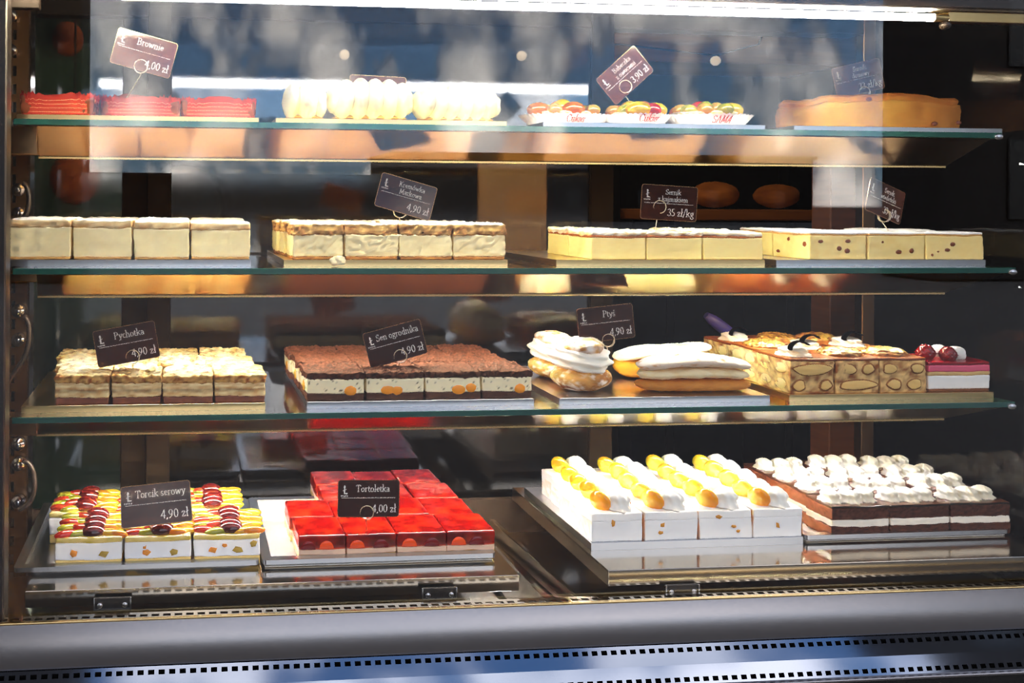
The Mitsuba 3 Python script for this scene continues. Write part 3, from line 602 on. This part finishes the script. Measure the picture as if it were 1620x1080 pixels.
def k_peach(w, d, h, s):
    rg = np.random.default_rng(s+70)
    out = [lay('cream_lower', w*.985, d, 0, h*.72, 'm_matte', lambda v, n: mixc(const(c_(.955, .94, .915))(v, n), c_(.95, .72, .36), np.clip((np.abs(v[:, 0])-w*.487)/.001, 0, 1)*np.clip((nz(v, 150, s)-.45)*6, 0, .8)), .0004, 160, s, r=.001),
           lay('cream_top', w*.99, d, h*.715, h, 'm_matte', const(c_(.965, .95, .92)), .0003, 160, s, r=.0015),
           bit('sponge_seam', bx(w*.478, w*.498, .0006, d*.98, .001, h*.97), 'm_matte', c_(.95, .66, .28))]
    for q in range(1+s % 3): out.append(bit('fruit_chunk', chunk(rg.uniform(-.35, .35)*w, rg.uniform(.25, .8)*h, rg.uniform(.005, .011), rg.uniform(.004, .010), s*9+q), 'm_satin', c_(.86, .58, .20)))
    pm = moved(rotm(rotm(scaled(ball(.0165, 3), .50, .95, 1.), (0, 1, 0), -22), (0, 0, 1), 38), -.016, d*.5, h+.0105)
    out.append(bit('peach_slice', pm, 'm_gloss', mixc(c_(.97, .66, .02), c_(.95, .48, .04), nz(pm[0], 80, s))))
    out.append(bit('cream_dollop', moved(rotm(rosette(.0210, .0275, 8, 2.2, sy=.9), (0, 1, 0), 8), .010, d*.5, h-.001), 'm_matte', c_(.985, .96, .90)))
    return out
def k_choc(w, d, h, s):
    sp = lambda v, n: mixc(c_(.17, .075, .045), c_(.34, .18, .115), (nz(v, 330, s, 2)-.25)*1.8)
    out = [lay('lower_sponge', w, d, 0, h*.36, 'm_matte', sp, .0011, 330, s, res=.0026),
           lay('cream', w*.99, d*.995, h*.355, h*.58, 'm_matte', const(c_(.93, .88, .80)), .0012, 120, s, wob=.0015),
           lay('upper_sponge', w, d, h*.575, h*.94, 'm_matte', sp, .0011, 330, s+1, res=.0026, wob=.0015),
           lay('chocolate_glaze', w*1.005, d*1.003, h*.93, h, 'm_gloss', const(c_(.09, .045, .035)), .0004, 60, s, r=.0015)]
    for i, x in enumerate((-.29, .0, .29)):
        out.append(bit('cream_dollop', moved(rosette(.0160*(1.06 if i == 1 else 1), .0180, 9, 1.6, sy=1.1), x*w*1.02, d*(.46 if i == 1 else .52), h-.001), 'm_matte', c_(.93, .88, .76)))
    return out
def k_tira(w, d, h, s):
    out = [lay('coffee_cream', w, d, 0, h*.84, 'm_matte', lambda v, n: mixc(c_(.50, .27, .11), c_(.90, .74, .47), (nz(v, 130, s)-.30)*2.8), .0014, 200, s),
           lay('caramel_glaze', w*1.005, d*1.0, h*.83, h*.90, 'm_satin', const(c_(.42, .20, .07)), .0006, 120, s)]
    def finger(x, z, rx, rz):
        P = Polygon([(x+(a-x)*(1+.10*math.sin(3*q*.3+s*2+x*400)), z+(b-z)*(1+.10*math.sin(q*.57+x*300+s))) for q, (a, b) in enumerate(A(x, z, rx, rz, 0, 360, 22)[:-1])]); v, f = xz(extr(P, .006)); v = v+[0, .0050, 0]
        o = bit('ladyfinger_rim', (v, f), 'm_matte', mixc(c_(.36, .19, .08), c_(.62, .40, .20), nz(v, 120, s))); P2 = P.buffer(-.0011-.0006*((s+int(x*1e4)) % 3)); v2, f2 = xz(extr(P2, .002)); v2 = v2+[0, .0005, 0]
        return [o, bit('ladyfinger', (v2, f2), 'm_matte', mixc(c_(.80, .63, .34), c_(.90, .76, .48), nz(v2, 200, s)))]
    def side(y, z, ry, rz):
        v, f = xz(extr(Polygon(A(0, z, ry, rz, 0, 360, 18)), .003)); v = np.stack([v[:, 1]+.0025-w/2, y-v[:, 0], v[:, 2]], 1); return bit('ladyfinger', (v, f), 'm_matte', c_(.95, .82, .52))
    L2 = [[(-.30, .0105), (.30, .0105)], [(0., w*.44)], [(-.2, .012), (.24, .011)]]
    for r_, zz in ((0, .22), (1, .62)):
        for (x, rx) in L2[(s+r_) % 3]: out += finger(x*w, zz*h, min(rx, w*.46), .0088)
        out.append(side(d*.28, zz*h, .012, .0075)); out.append(side(d*.74, zz*h, .012, .0075))
    if s % 4 == 0:
        out.append(bit('cream_swirl', moved(rosette(.026, .014, 6, 3), -.004, d*.5, h*.89), 'm_satin', c_(.96, .86, .70)))
        cl = surf(lambda u, v: np.stack([-.002+.016*np.cos(2.6*v+.6), .5*d-.012+.0*u+.006*np.cos(u*6.283), h+.004+.012*np.sin(2.6*v+.6)+.0008*np.sin(u*6.283)], 1), 10, 14)
        out.append(bit('chocolate_curl', cl, 'm_satin', c_(.30, .14, .07)))
    else:
        m = rough(scaled(ball(.030, 4), 1.05, .95, .34), .0035, 190, s); m = moved(m, 0, d*.5, h*.90)
        out.append(bit('almond_flakes', m, 'm_satin', mixc(c_(.28, .11, .04), c_(.74, .47, .21), (nz(m[0], 260, s, 2)-.3)*2.4)))
    return out
def k_rasp(w, d, h, s):
    def berry(x, y, r): m = ball(r, 3); n = m[0]/r; m = (m[0]*(1+.17*np.cos(n[:, :1]*13)*np.cos(n[:, 1:2]*13)*np.cos(n[:, 2:]*13)), m[1]); return bit('raspberry', moved(m, x, y, h+r*.7), 'm_gloss', c_(.42, .015, .03))
    def puff(x, y, r): m = rough(ball(r, 3), .003, 90, int(x*999) % 7); return bit('cream_puff', moved(m, x, y, h+r*.6), 'm_matte', c_(.93, .91, .86))
    return [lay('sponge', w*.99, d, 0, h*.10, 'm_matte', const(c_(.42, .25, .14)), .0008, 240, s), lay('white_cream', w, d, h*.095, h*.55, 'm_matte', const(c_(.94, .92, .88)), .0005, 120, s),
            lay('biscuit', w, d, h*.545, h*.68, 'm_matte', const(c_(.82, .66, .42)), .0006, 240, s), lay('pink_mousse', w, d, h*.675, h*.90, 'm_satin', const(c_(.84, .34, .44)), .0003, 100, s),
            lay('red_jelly', w*1.003, d, h*.895, h, 'm_gloss', const(c_(.45, .03, .08)), .0002, 90, s), berry(-.028, .03, .0125), berry(-.002, .018, .0115), puff(.006, .045, .012), puff(.021, .028, .0125)]
# ---- grids of pieces
ROWW = ['front', 'second', 'third', 'fourth', 'fifth', 'sixth']
def colw(i, n):
    if n == 1: return 'single'
    if i == 0: return 'leftmost'
    if i == n-1: return 'rightmost'
    return ['', 'second from left', 'third from left', 'fourth from left'][i] if i else ''
def grid(kind, name, desc, cat, group, cols, Y0, z, ytop, depth, rows, shift=0., nv=3, skip=(), dys=(), hs=(), rots=(), zt=None, gap=.0015, dx=()):
    """cols: pixel edges of the front faces; ytop: pixel height of the front top edge; shift: sideways offset of each further row"""
    X = [(at(a, 400, Y0)[0], at(b, 400, Y0)[0]) for a, b in cols]
    xm = (cols[0][0]+cols[-1][1])/2; h = at(xm, ytop, Y0)[2]-z
    w0 = float(np.mean([b-a for a, b in X])); protos = [kind(w0, depth-gap, h, s) for s in range(nv)]
    n = len(cols)
    for r in range(rows):
        for i, (a, b) in enumerate(X):
            if (r, i) in skip: continue
            s = (r*2+i+(r*i) % 2) % nv
            dy = dys[i] if r == 0 and i < len(dys) else 0.; hh = hs[i] if r == 0 and i < len(hs) else 1+.03*math.sin(3.1*i+1.7*r)
            jx = shift*r+(dx[r] if r < len(dx) else 0.)+(.0012*math.sin(5*i+3*r) if r else 0); ro = rots[i] if r == 0 and i < len(rots) else (.8*math.sin(2*i+5*r))
            lab = '%s, %s in the %s row' % (desc, colw(i, n) if n > 1 else 'only one', ROWW[r])
            place(protos[s], name, lab, cat, group, (a+b)/2+jx, Y0+dy+r*depth, z, (b-a)/w0, 1, hh, ro)
zt1, zt2, zt3 = GZ[1]+.0096, GZ[2]+.0096, GZ[3]+.0096
Y2, Y3 = 1.239, 1.229
grid(k_pale, 'cream_slice', 'pale sugared cream slice on middle shelf', 'cake slice', 'pale cream slices', [(15, 112), (115, 208), (212, 299), (302, 396)], Y2, zt2, 349, .075, 3, .0, dys=(0, .002, .001, .003), rots=(0, 0, 0, -2), hs=(1.04, 1.02, .99, .96))
grid(k_flaky, 'flaky_cream_slice', 'flaky brown-topped cream slice on middle shelf', 'cake slice', 'flaky cream slices', [(463, 543), (546, 630), (632, 715), (717, 800)], Y2, zt2, 354, .072, 3, -.004)
grid(k_kajmak, 'caramel_cheesecake', 'crumb-topped caramel cheesecake piece', 'cheesecake', 'caramel cheesecake pieces', [(936, 1022), (1023, 1111), (1113, 1206)], Y2, zt2, 367, .08, 2, .0)
grid(k_raisin, 'raisin_cheesecake', 'iced raisin cheesecake piece on middle shelf', 'cheesecake', 'raisin cheesecake pieces', [(1281, 1371), (1373, 1463), (1465, 1555)], Y2, zt2, 367, .085, 2, .0)
grid(k_pych, 'nut_slice', 'nut-topped brown-based slice on lowest shelf', 'cake slice', 'nut slices', [(88, 174), (178, 256), (259, 338), (341, 421)], Y3, zt3, 593, .075, 3, -.009, hs=(1.03, 1, .97, .97))
grid(k_sen, 'cocoa_cake', 'cocoa-crumbed apricot cream cake', 'cake', 'cocoa cakes', [(487, 578), (581, 672), (675, 761), (764, 843)], Y3, zt3, 588, .078, 3, -.003)
grid(k_tira, 'ladyfinger_cake', 'layered ladyfinger cake piece', 'cake', 'ladyfinger cakes', [(1251, 1321), (1323, 1392), (1394, 1466)], Y3, zt3, 560, .075, 3, .002, nv=4, skip=())
X = (at(1470, 400, Y3)[0], at(1567, 400, Y3)[0]); hr = at(1520, 572, Y3)[2]-zt3
place(k_rasp(X[1]-X[0], .07, hr, 1), 'raspberry_cake', 'pink raspberry cake piece with cream puffs at the right end of the lowest shelf', 'cake', None, sum(X)/2, Y3, zt3)
yA, yB, yC, yD = ydA+.012, ydB+.013, ydC+.003, ydC+.010
grid(k_fruit, 'fruit_cream_square', 'fruit-topped cream square on left deck tray', 'cake', 'fruit cream squares', [(90, 196), (200, 305), (310, 414)], yA, zd1+.0018, 834, .095, 2, -.022, hs=(1, .98, .97))
grid(k_jelly, 'jelly_square', 'red jelly square on paper-lined tray', 'cake', 'red jelly squares', [(475, 550), (551, 630), (631, 709), (710, 786)], yB, zd1+.0028, 843, .073, 4, -.004, nv=4, skip=((2, 0), (3, 0)), hs=(1, 1, 1, 1.01))
grid(k_peach, 'peach_cream_bar', 'white peach-topped cream bar', 'cake', 'peach cream bars', [(938, 1020), (1022, 1107), (1109, 1192), (1194, 1272)], yC, zd2+.0111, 808, .043, 5, .004, nv=4, hs=(1, 1, 1, 1))
grid(k_choc, 'chocolate_cake', 'chocolate cake piece with three cream dollops', 'cake', 'chocolate cakes', [(1318, 1410), (1411, 1505), (1507, 1600)], yD, zd2+.0028, 797, .056, 4, .0035, nv=3, hs=(1, 1, 1))
# =============================================================== single pastries
# brownies in red striped paper
def brownie(px0, px1, Y0, ytop, label, s):
    a, b = at(px0, 400, Y0)[0], at(px1, 400, Y0)[0]; w = b-a; z = zt1; h = at((px0+px1)/2, ytop, Y0)[2]-z; d = .075
    k = thing('brownie', label, 'brownie', 'brownies in red paper cups')
    def wall(u, v):
        th = u*2*np.pi; e = .35; cx = np.sign(np.cos(th))*np.abs(np.cos(th))**e; cy = np.sign(np.sin(th))*np.abs(np.sin(th))**e
        corner = np.clip((np.minimum(np.abs(cx), np.abs(cy))-.80)*5, 0, 1)
        fl = 1+.05*v+.012*np.cos(th*90)*(.2+corner)
        zz = h*v*(1+(.05*np.sin(th*13+s)+.05*np.sin(th*41+s)+.12*corner)*v)
        return np.stack([(w/2-.004)*cx*fl, d/2+(d/2-.003)*cy*fl, zz], 1)
    nu, nv = 360, 46
    m = surf(wall, nu, nv); v = m[0]; f = m[1][:2*nu*(nv-1)]; t = np.append(np.repeat(np.linspace(0, 1, nv), nu), [0, 1])
    st = (np.abs(((t*5.6) % 1)-.5) > .40) & (t < .80)
    vert = (np.minimum(np.abs(v[:, 0])/(w/2), 1) > .82) & (np.sin(np.arctan2(v[:, 1]-d/2, v[:, 0])*90) > .4)
    col = np.where((st | (vert & (t > .1) & (t < .75)))[:, None], c_(.76, .54, .44), c_(.52, .055, .03))
    scene_sh = mikit.ply(trimesh.Trimesh(v, f, process=False), 'm_paper2', smooth=True, color=col)
    put('paper_cup', scene_sh, k, 'red paper with thin white stripes', T().translate([(a+b)/2, Y0, z]))
    m = rough(slab(w*.93, d*.9, .002, h*.93, .003, .006), .003, 130, s)
    put('crumb', vcol(m, 'm_matte', mixc(c_(.16, .07, .05), c_(.34, .17, .12), nz(m[0], 150, s))), k, 'dark chocolate crumb', T().translate([(a+b)/2, Y0+d*.05, z]))
bsdf('m_paper2', type='twosided', b={'type': 'principled', 'base_color': VC, 'roughness': .6})
brownie(24, 152, 1.252, 147, 'leftmost brownie in a red striped paper cup on the top shelf', 1)
brownie(154, 287, 1.240, 154, 'middle brownie in a red striped paper cup under the tag', 2)
brownie(281, 408, 1.246, 155, 'rightmost brownie in a red striped paper cup beside the cream rolls', 3)
brownie(150, 275, 1.335, 152, 'brownie in a red striped paper cup behind the middle one', 4)
# cream rolls: ribbed whipped cream piped round a log
def roll(px0, px1, ytop, Y0, d, label, ribs, seed, twist=1.):
    a, b = at(px0, 400, Y0)[0], at(px1, 400, Y0)[0]; w = b-a; z = zt1; h = at((px0+px1)/2, ytop, Y0)[2]-z
    def fn(u, v):
        th = u*2*np.pi; x = (v-.5)*w; e = np.clip(1-np.abs(2*v-1)**3.2, 0, 1)**.42
        ph = ribs*v*2*np.pi+twist*th
        rib = 1+.24*np.abs(np.sin(ph/2))**.8-.15
        y = .5*d*np.cos(th)*e*rib; zz = .5*h*np.sin(th)*e*rib
        return np.stack([x*(1+.02*np.cos(th*3)), y, np.maximum(zz+.5*h, .0)], 1)
    m = surf(fn, 72, 110); v = m[0]; v[:, 2] = np.maximum(v[:, 2]+(nz(v, 70, seed)-.5)*.004, .0003)
    k = thing('cream_roll', label, 'cream roll', 'whipped cream rolls')
    tw = T().translate([(a+b)/2, Y0+d/2, z])
    put('whipped_cream', vcol((v, m[1]), 'm_matte', mixc(c_(.90, .84, .73), c_(.86, .76, .58), nz(v, 60, seed))), k, None, tw)
    q = scaled(rough(ball(.5, 3), .02, 6, seed), w*.86, d*.6, h*.16); put('pastry_core', vcol(moved(q, 0, 0, h*.09), 'm_matte', c_(.85, .62, .32)), k, 'baked pastry showing at the foot', tw)
roll(450, 521, 126, 1.245, .075, 'smallest cream roll, seen end-on at the left of its tray', 2.5, 1, .3)
roll(521, 662, 121, 1.243, .075, 'tall ribbed cream roll in front of the hidden price tag', 6, 2, .7)
roll(658, 802, 132, 1.240, .072, 'long twisted cream roll at the right end of its tray', 7, 3, 1.)
# fruit tartlets in printed paper
def tartlet(px0, px1, Y0, label, seed, word, ytop=176, row=0):
    a, b = at(px0, 400, Y0)[0], at(px1, 400, Y0)[0]; w = b-a; R = w/2; z = zt1; h = at((px0+px1)/2, ytop, Y0)[2]-z; hc = h*.62; dp = .085
    k = thing('fruit_tartlet', label, 'tartlet', 'fruit tartlets in paper cups'); tw = T().translate([(a+b)/2, Y0+dp/2, z]); rg = np.random.default_rng(seed); sy = dp/2/R
    def cup(u, v):
        th = u*2*np.pi; r = R*(.78+.22*v)*(1+.022*np.cos(th*44)*v); return np.stack([r*np.cos(th), sy*r*np.sin(th), hc*v*(1+.05*np.cos(th*44))], 1)
    m = surf(cup, 264, 8); f = m[1][:2*264*7]
    ck = put('paper_cup', mikit.ply(trimesh.Trimesh(m[0], f, process=False), 'm_paper2', smooth=True, color=np.broadcast_to(c_(.97, .90, .84), m[0].shape)), k, 'white pleated paper with red script', tw)
    g = words(word, .0105, .25); v, f = tm(trimesh.util.concatenate([trimesh.Trimesh(*extr(q, .0006)).subdivide_to_size(.004) for q in getattr(g, 'geoms', [g])]))
    t = (v[:, 1]+.003)/hc; rr = R*(.80+.22*t)*1.012+.0006+v[:, 2]; th = -np.pi/2+v[:, 0]/R*1.0
    put('lettering', solid((np.stack([rr*np.cos(th), sy*rr*np.sin(th), v[:, 1]+.0035], 1), f), 'm_redink'), ck, 'red script on the paper', tw)
    def crust(u, v):
        th = u*2*np.pi; r = R*(.9-.12*np.cos(v*np.pi*2)*.5)*(1+.03*np.cos(th*26)); return np.stack([r*np.cos(th)*(1-.10*np.sin(v*np.pi)), sy*r*np.sin(th)*(1-.10*np.sin(v*np.pi)), hc*.72+h*.16*np.sin(v*np.pi*.5)], 1)
    put('crust', vcol(surf(crust, 208, 8), 'm_matte', c_(.93, .72, .34)), k, 'fluted golden crust', tw)
    m = scaled(rough(ball(.5, 3), .02, 5, seed), R*1.55, R*1.55*sy, h*.42); put('custard', vcol(moved(m, 0, 0, h*.72), 'm_satin', c_(.98, .93, .74)), k, None, tw)
    pal = [('red_cherry', c_(.66, .03, .02), .0135), ('green_grape', c_(.56, .52, .06), .0118), ('orange_piece', c_(.88, .33, .05), .0140), ('yellow_peach', c_(.93, .62, .03), .0150), ('pale_grape', c_(.85, .50, .20), .0115)]
    n = 9
    for i in range(n):
        th = 2*np.pi*i/n+.3+seed; rad = R*(.60+.08*math.sin(i*2.3)); nm, c, r = pal[(i*2+seed+i//5) % 5]
        q = scaled(ball(r, 2), 1.25 if nm in ('yellow_peach', 'orange_piece') else 1, 1, .8)
        put(nm, vcol(moved(q, rad*math.cos(th), sy*rad*math.sin(th), h*.90+.001*math.sin(i*3)), 'm_gloss', c), k, None, tw)
    for i in range(3):
        nm, c, r = pal[(i+seed) % 5]; put(nm, vcol(moved(ball(r, 2), R*.22*math.cos(i*2.1), sy*R*.22*math.sin(i*2.1), h*.98), 'm_gloss', c), k, None, tw)
tartlet(838, 985, 1.258, 'leftmost fruit tartlet with orange pieces in printed paper', 1, 'Cukier', 168)
tartlet(975, 1080, 1.240, 'small middle fruit tartlet under the tilted tag', 2, 'Cukier', 169)
tartlet(1072, 1214, 1.242, 'rightmost fruit tartlet with yellow peach in printed paper', 4, 'SAMA', 168)
# baked cheesecake
yc = 1.275
d = .17; a, b = at(1238, 400, yc+d/2)[0], at(1496, 400, yc+d/2)[0]; w = (b-a)*.93; h = at(1367, 156, yc+.06)[2]-zt1
def chz(u, v):
    th = u*2*np.pi; e = .72; cx = np.sign(np.cos(th))*np.abs(np.cos(th))**e; cy = np.sign(np.sin(th))*np.abs(np.sin(th))**e
    r = np.interp(v, [0, .45, .62, .70, .78, .86, .93, 1], [.985, 1., .99, .955, .975, .93, .70, .25]); zz = np.interp(v, [0, .45, .62, .70, .78, .86, .93, 1], [0, .62, .78, .76, .92, 1., .985, .95])
    zz = zz*(1+.05*np.sin(3*th+1)*(v > .5)+.03*np.sin(7*th)*(v > .6))
    return np.stack([w/2*r*cx, d/2*r*cy, h*zz], 1)
m = surf(chz, 160, 40); m = rough(m, .0036, 42, 3, 4); v = m[0]; v[:, 2] = np.maximum(v[:, 2], 0)
k = thing('baked_cheesecake', 'large golden baked cheesecake at the right end of the top shelf', 'cheesecake'); tw = T().translate([(a+b)/2, yc+d/2, zt1])
put('body', vcol((v, m[1]), 'm_matte', mixc(mixc(c_(.74, .50, .24), c_(.66, .38, .15), nz(v, 40, 2)), c_(.50, .24, .08), np.clip((v[:, 2]/h-.78)*3, 0, .75))), k, None, tw)
m = rough(scaled(ball(.014, 3), 1.6, .9, .45), .004, 120, 4); put('crumb_patch', vcol(moved(m, .003, -d*.36, h*.90), 'm_matte', c_(.98, .90, .70)), k, 'pale torn patch on the top edge', tw)
for i, (x, zz) in enumerate(((-.06, .86), (.045, .18), (.085, .22))): put('raisin', vcol(moved(scaled(ball(.004, 2), 1.2, .5, .8), x, -d/2*(1.0 if zz < .5 else .93), h*zz), 'm_satin', c_(.42, .22, .14)), k, None, tw)
# cream puffs and eclairs
def puff(px0, px1, Y0, ytop, label, seed):
    a, b = at(px0, 400, Y0)[0], at(px1, 400, Y0)[0]; w = b-a; z = zt3; h = at((px0+px1)/2, ytop, Y0)[2]-z; k = thing('cream_puff', label, 'cream puff', 'cream puffs'); tw = T().translate([(a+b)/2, Y0+w/2, z])
    br = lambda v: mixc(c_(.50, .24, .07), c_(.90, .66, .34), (nz(v, 55, seed)-.25)*2)
    m = rough(scaled(ball(.5, 4), w*.96, w*.92, h*.50), .004, 45, seed, 4); m = moved(m, 0, 0, h*.24); m[0][:, 2] = np.maximum(m[0][:, 2], 0); put('choux_base', vcol(m, 'm_matte', mixc(br(m[0]), c_(.97, .92, .84), (nz(m[0], 130, seed+3)-.52)*4)), k, 'golden choux base', tw)
    def cr(u, v):
        th = u*2*np.pi; r = w/2*(.30+.64*np.sin(np.pi*(v*.80+.10))**.6)*(1+.05*np.cos(7*th+9*v))+.0025*np.sin(v*19+th); return np.stack([r*np.cos(th), r*np.sin(th)*.95, h*(.36+.46*v)+.003*np.sin(2*th+seed)], 1)
    put('whipped_cream', vcol(surf(cr, 70, 26), 'm_matte', c_(.975, .945, .87)), k, None, tw)
    m = rough(scaled(ball(.5, 4), w*.76, w*.74, h*.36), .0045, 60, seed+5, 4); m = moved(rotm(m, (0, 1, 0), 6*(-1)**seed), 0, 0, h*.82); put('choux_cap', vcol(m, 'm_matte', mixc(br(m[0]), c_(.98, .94, .88), np.clip((nz(m[0], 90, seed+2)-.36)*3, 0, .9))), k, 'sugared choux cap', tw)
puff(893, 990, 1.238, 541, 'front cream puff with sugared cap beside the tray edge', 1)
puff(855, 938, 1.335, 530, 'rear cream puff behind the price tag', 2)
def eclair(px0, px1, Y0, ytop, label, seed, rot, d=.055):
    a, b = at(px0, 400, Y0)[0], at(px1, 400, Y0)[0]; w = b-a; z = zt3; h = at((px0+px1)/2, ytop, Y0)[2]-z; k = thing('eclair', label, 'eclair', 'cream eclairs'); tw = T().translate([(a+b)/2, Y0+d/2, z]).rotate([0, 0, 1], rot)
    def caps(z0, z1, sw, sd, am, bow):
        def fn(u, v):
            th = u*2*np.pi; e = np.clip(1-np.abs(2*v-1)**5, 0, 1)**.5; x = (v-.5)*w*sw
            return np.stack([x, d/2*sd*np.cos(th)*e, z0+(z1-z0)*(.5+.5*np.sin(th)*e)+bow*np.sin(v*np.pi)*.004], 1)
        m = surf(fn, 44, 70); return rough(m, am, 60, seed, 4)
    if seed == 2:
        m = caps(0, h*.80, 1, 1, .0012, 0); m[0][:, 2] = np.maximum(m[0][:, 2], 0); put('choux_base', vcol(m, 'm_matte', mixc(c_(.78, .38, .06), c_(.90, .55, .14), nz(m[0], 40, seed))), k, 'orange-brown choux side', tw)
        m = caps(h*.66, h*.97, 1.01, 1.06, .0022, 0); v = m[0]; v[:, 2] += np.clip(v[:, 0]/w, 0, 1)**2*h*.5; v[:, 2] -= np.clip(-v[:, 0]/w, 0, 1)**2*h*.8
        put('iced_top', vcol(m, 'm_matte', mixc(c_(.97, .92, .74), c_(.92, .72, .38), (nz(m[0], 60, 4)-.4)*2)), k, 'pale curled top', tw); return
    m = caps(0, h*.42, 1, 1, .0015, 0); m[0][:, 2] = np.maximum(m[0][:, 2], 0); put('choux_base', vcol(m, 'm_matte', mixc(c_(.68, .36, .10), c_(.88, .60, .26), nz(m[0], 50, seed))), k, 'golden choux base', tw)
    m = caps(h*.33, h*.70, .96, 1.0, .0034, 1); put('cream_filling', vcol(m, 'm_matte', mixc(c_(.93, .80, .54), c_(.97, .91, .75), nz(m[0], 120, seed))), k, None, tw)
    m = caps(h*.60, h, .98, 1.04, .0036, 2); put('iced_top', vcol(m, 'm_matte', mixc(c_(.86, .77, .68), c_(.76, .50, .26), (nz(m[0], 150, seed)-.56)*5)), k, 'pale iced top', tw)
eclair(1023, 1202, 1.240, 573, 'front eclair with pale icing lying along the tray edge', 1, -1.5)
eclair(985, 1142, 1.335, 549, 'rear eclair with bright curled icing behind the front one', 2, 4, .06)
# cake server with blue handle
p0, p1 = at(1117, 498, 1.49), at(1200, 562, 1.486); k = thing('cake_server', 'cake server with blue handle leaning behind the ladyfinger cakes', 'cake server')
t = np.linspace(0, 1, 9)[:, None]; put('handle', solid(tube(p0+(p1-p0)*t*.9, [.006, .0095, .0105, .0105, .010, .0095, .009, .008, .006], 14), 'm_blue', 50), k, 'blue plastic handle')
p2 = p1+(p1-p0)*.25; put('blade', solid(tube([p0+(p1-p0)*.88, p1, p2], [.004, .004, .003], 8), 'm_steel', 40), k)

# =============================================================== tags
tag(228, 84, 1.262, -14.8, ['Brownie'], '4,00 zł', (223, 105), (200, 156), 'brownie price tag tilted back on its wire above the brownies', tilt=.8, sc=.98)
tag(597, 147, 1.345, -2, [], '', None, None, 'price tag of which only the top edge shows behind the tall cream roll')
tag(988, 119, 1.285, 42, ['Babeczka', 'z owocami'], '3,90 zł', (989, 137), (1001, 168), 'steeply tilted tartlet price tag reading Babeczka z owocami', tilt=3, w=.083, sc=.97)
tag(1357, 124, 1.40, 13.5, ['Sernik', 'domowy'], '33 zł/kg', (1367, 146), (1367, 170), 'price tag reading Sernik domowy half hidden behind the baked cheesecake')
tag(642, 311, 1.285, -15.5, ['Kremówka', 'Markowa'], '4,90 zł', (633, 334), (634, 357), 'shiny tilted price tag over the flaky cream slices', tilt=-5, sc=.98)
tag(1058, 321, 1.27, -3.2, ['Sernik', 'z kajmakiem'], '35 zł/kg', (1043, 327), (1036, 367), 'price tag reading Sernik z kajmakiem over the caramel cheesecake')
tag(1400, 318, 1.29, -16, ['Sernik', 'wiedeński'], '33 zł/kg', (1399, 341), (1407, 367), 'sideways-turned price tag over the raisin cheesecake', yaw=18)
tag(200, 544, 1.272, 10, ['Pychotka'], '4,90 zł', (210, 564), (210, 584), 'price tag reading Pychotka over the nut slices')
tag(625, 543, 1.275, 14.5, ['Sen ogrodnika'], '4,90 zł', (633, 563), (630, 582), 'price tag reading Sen ogrodnika over the cocoa cakes')
tag(958, 511, 1.29, 5.7, ['Ptyś'], '4,90 zł', (962, 538), (962, 560), 'price tag reading Ptyś above the cream puffs')
tag(247, 797, 1.235, 5, ['Torcik serowy'], '4,90 zł', (247, 826), (247, 838), 'glossy price tag lying back on the middle fruit square', tilt=-38, sc=1.1)
tag(583, 788, 1.235, -1, ['Tortoletka'], '4,00 zł', (580, 810), (580, 838), 'price tag reading Tortoletka over the red jelly squares')

p = at(536, 411, 1.232); put('cream_crumb', vcol(moved(rough(scaled(ball(.009, 3), 1.3, .8, .8), .004, 120, 3), p[0], 1.234, GZ[2]+.0085), 'm_matte', c_(.97, .90, .72)), None, 'fallen blob of cream on the front lip under the flaky slices', category='cream crumb')
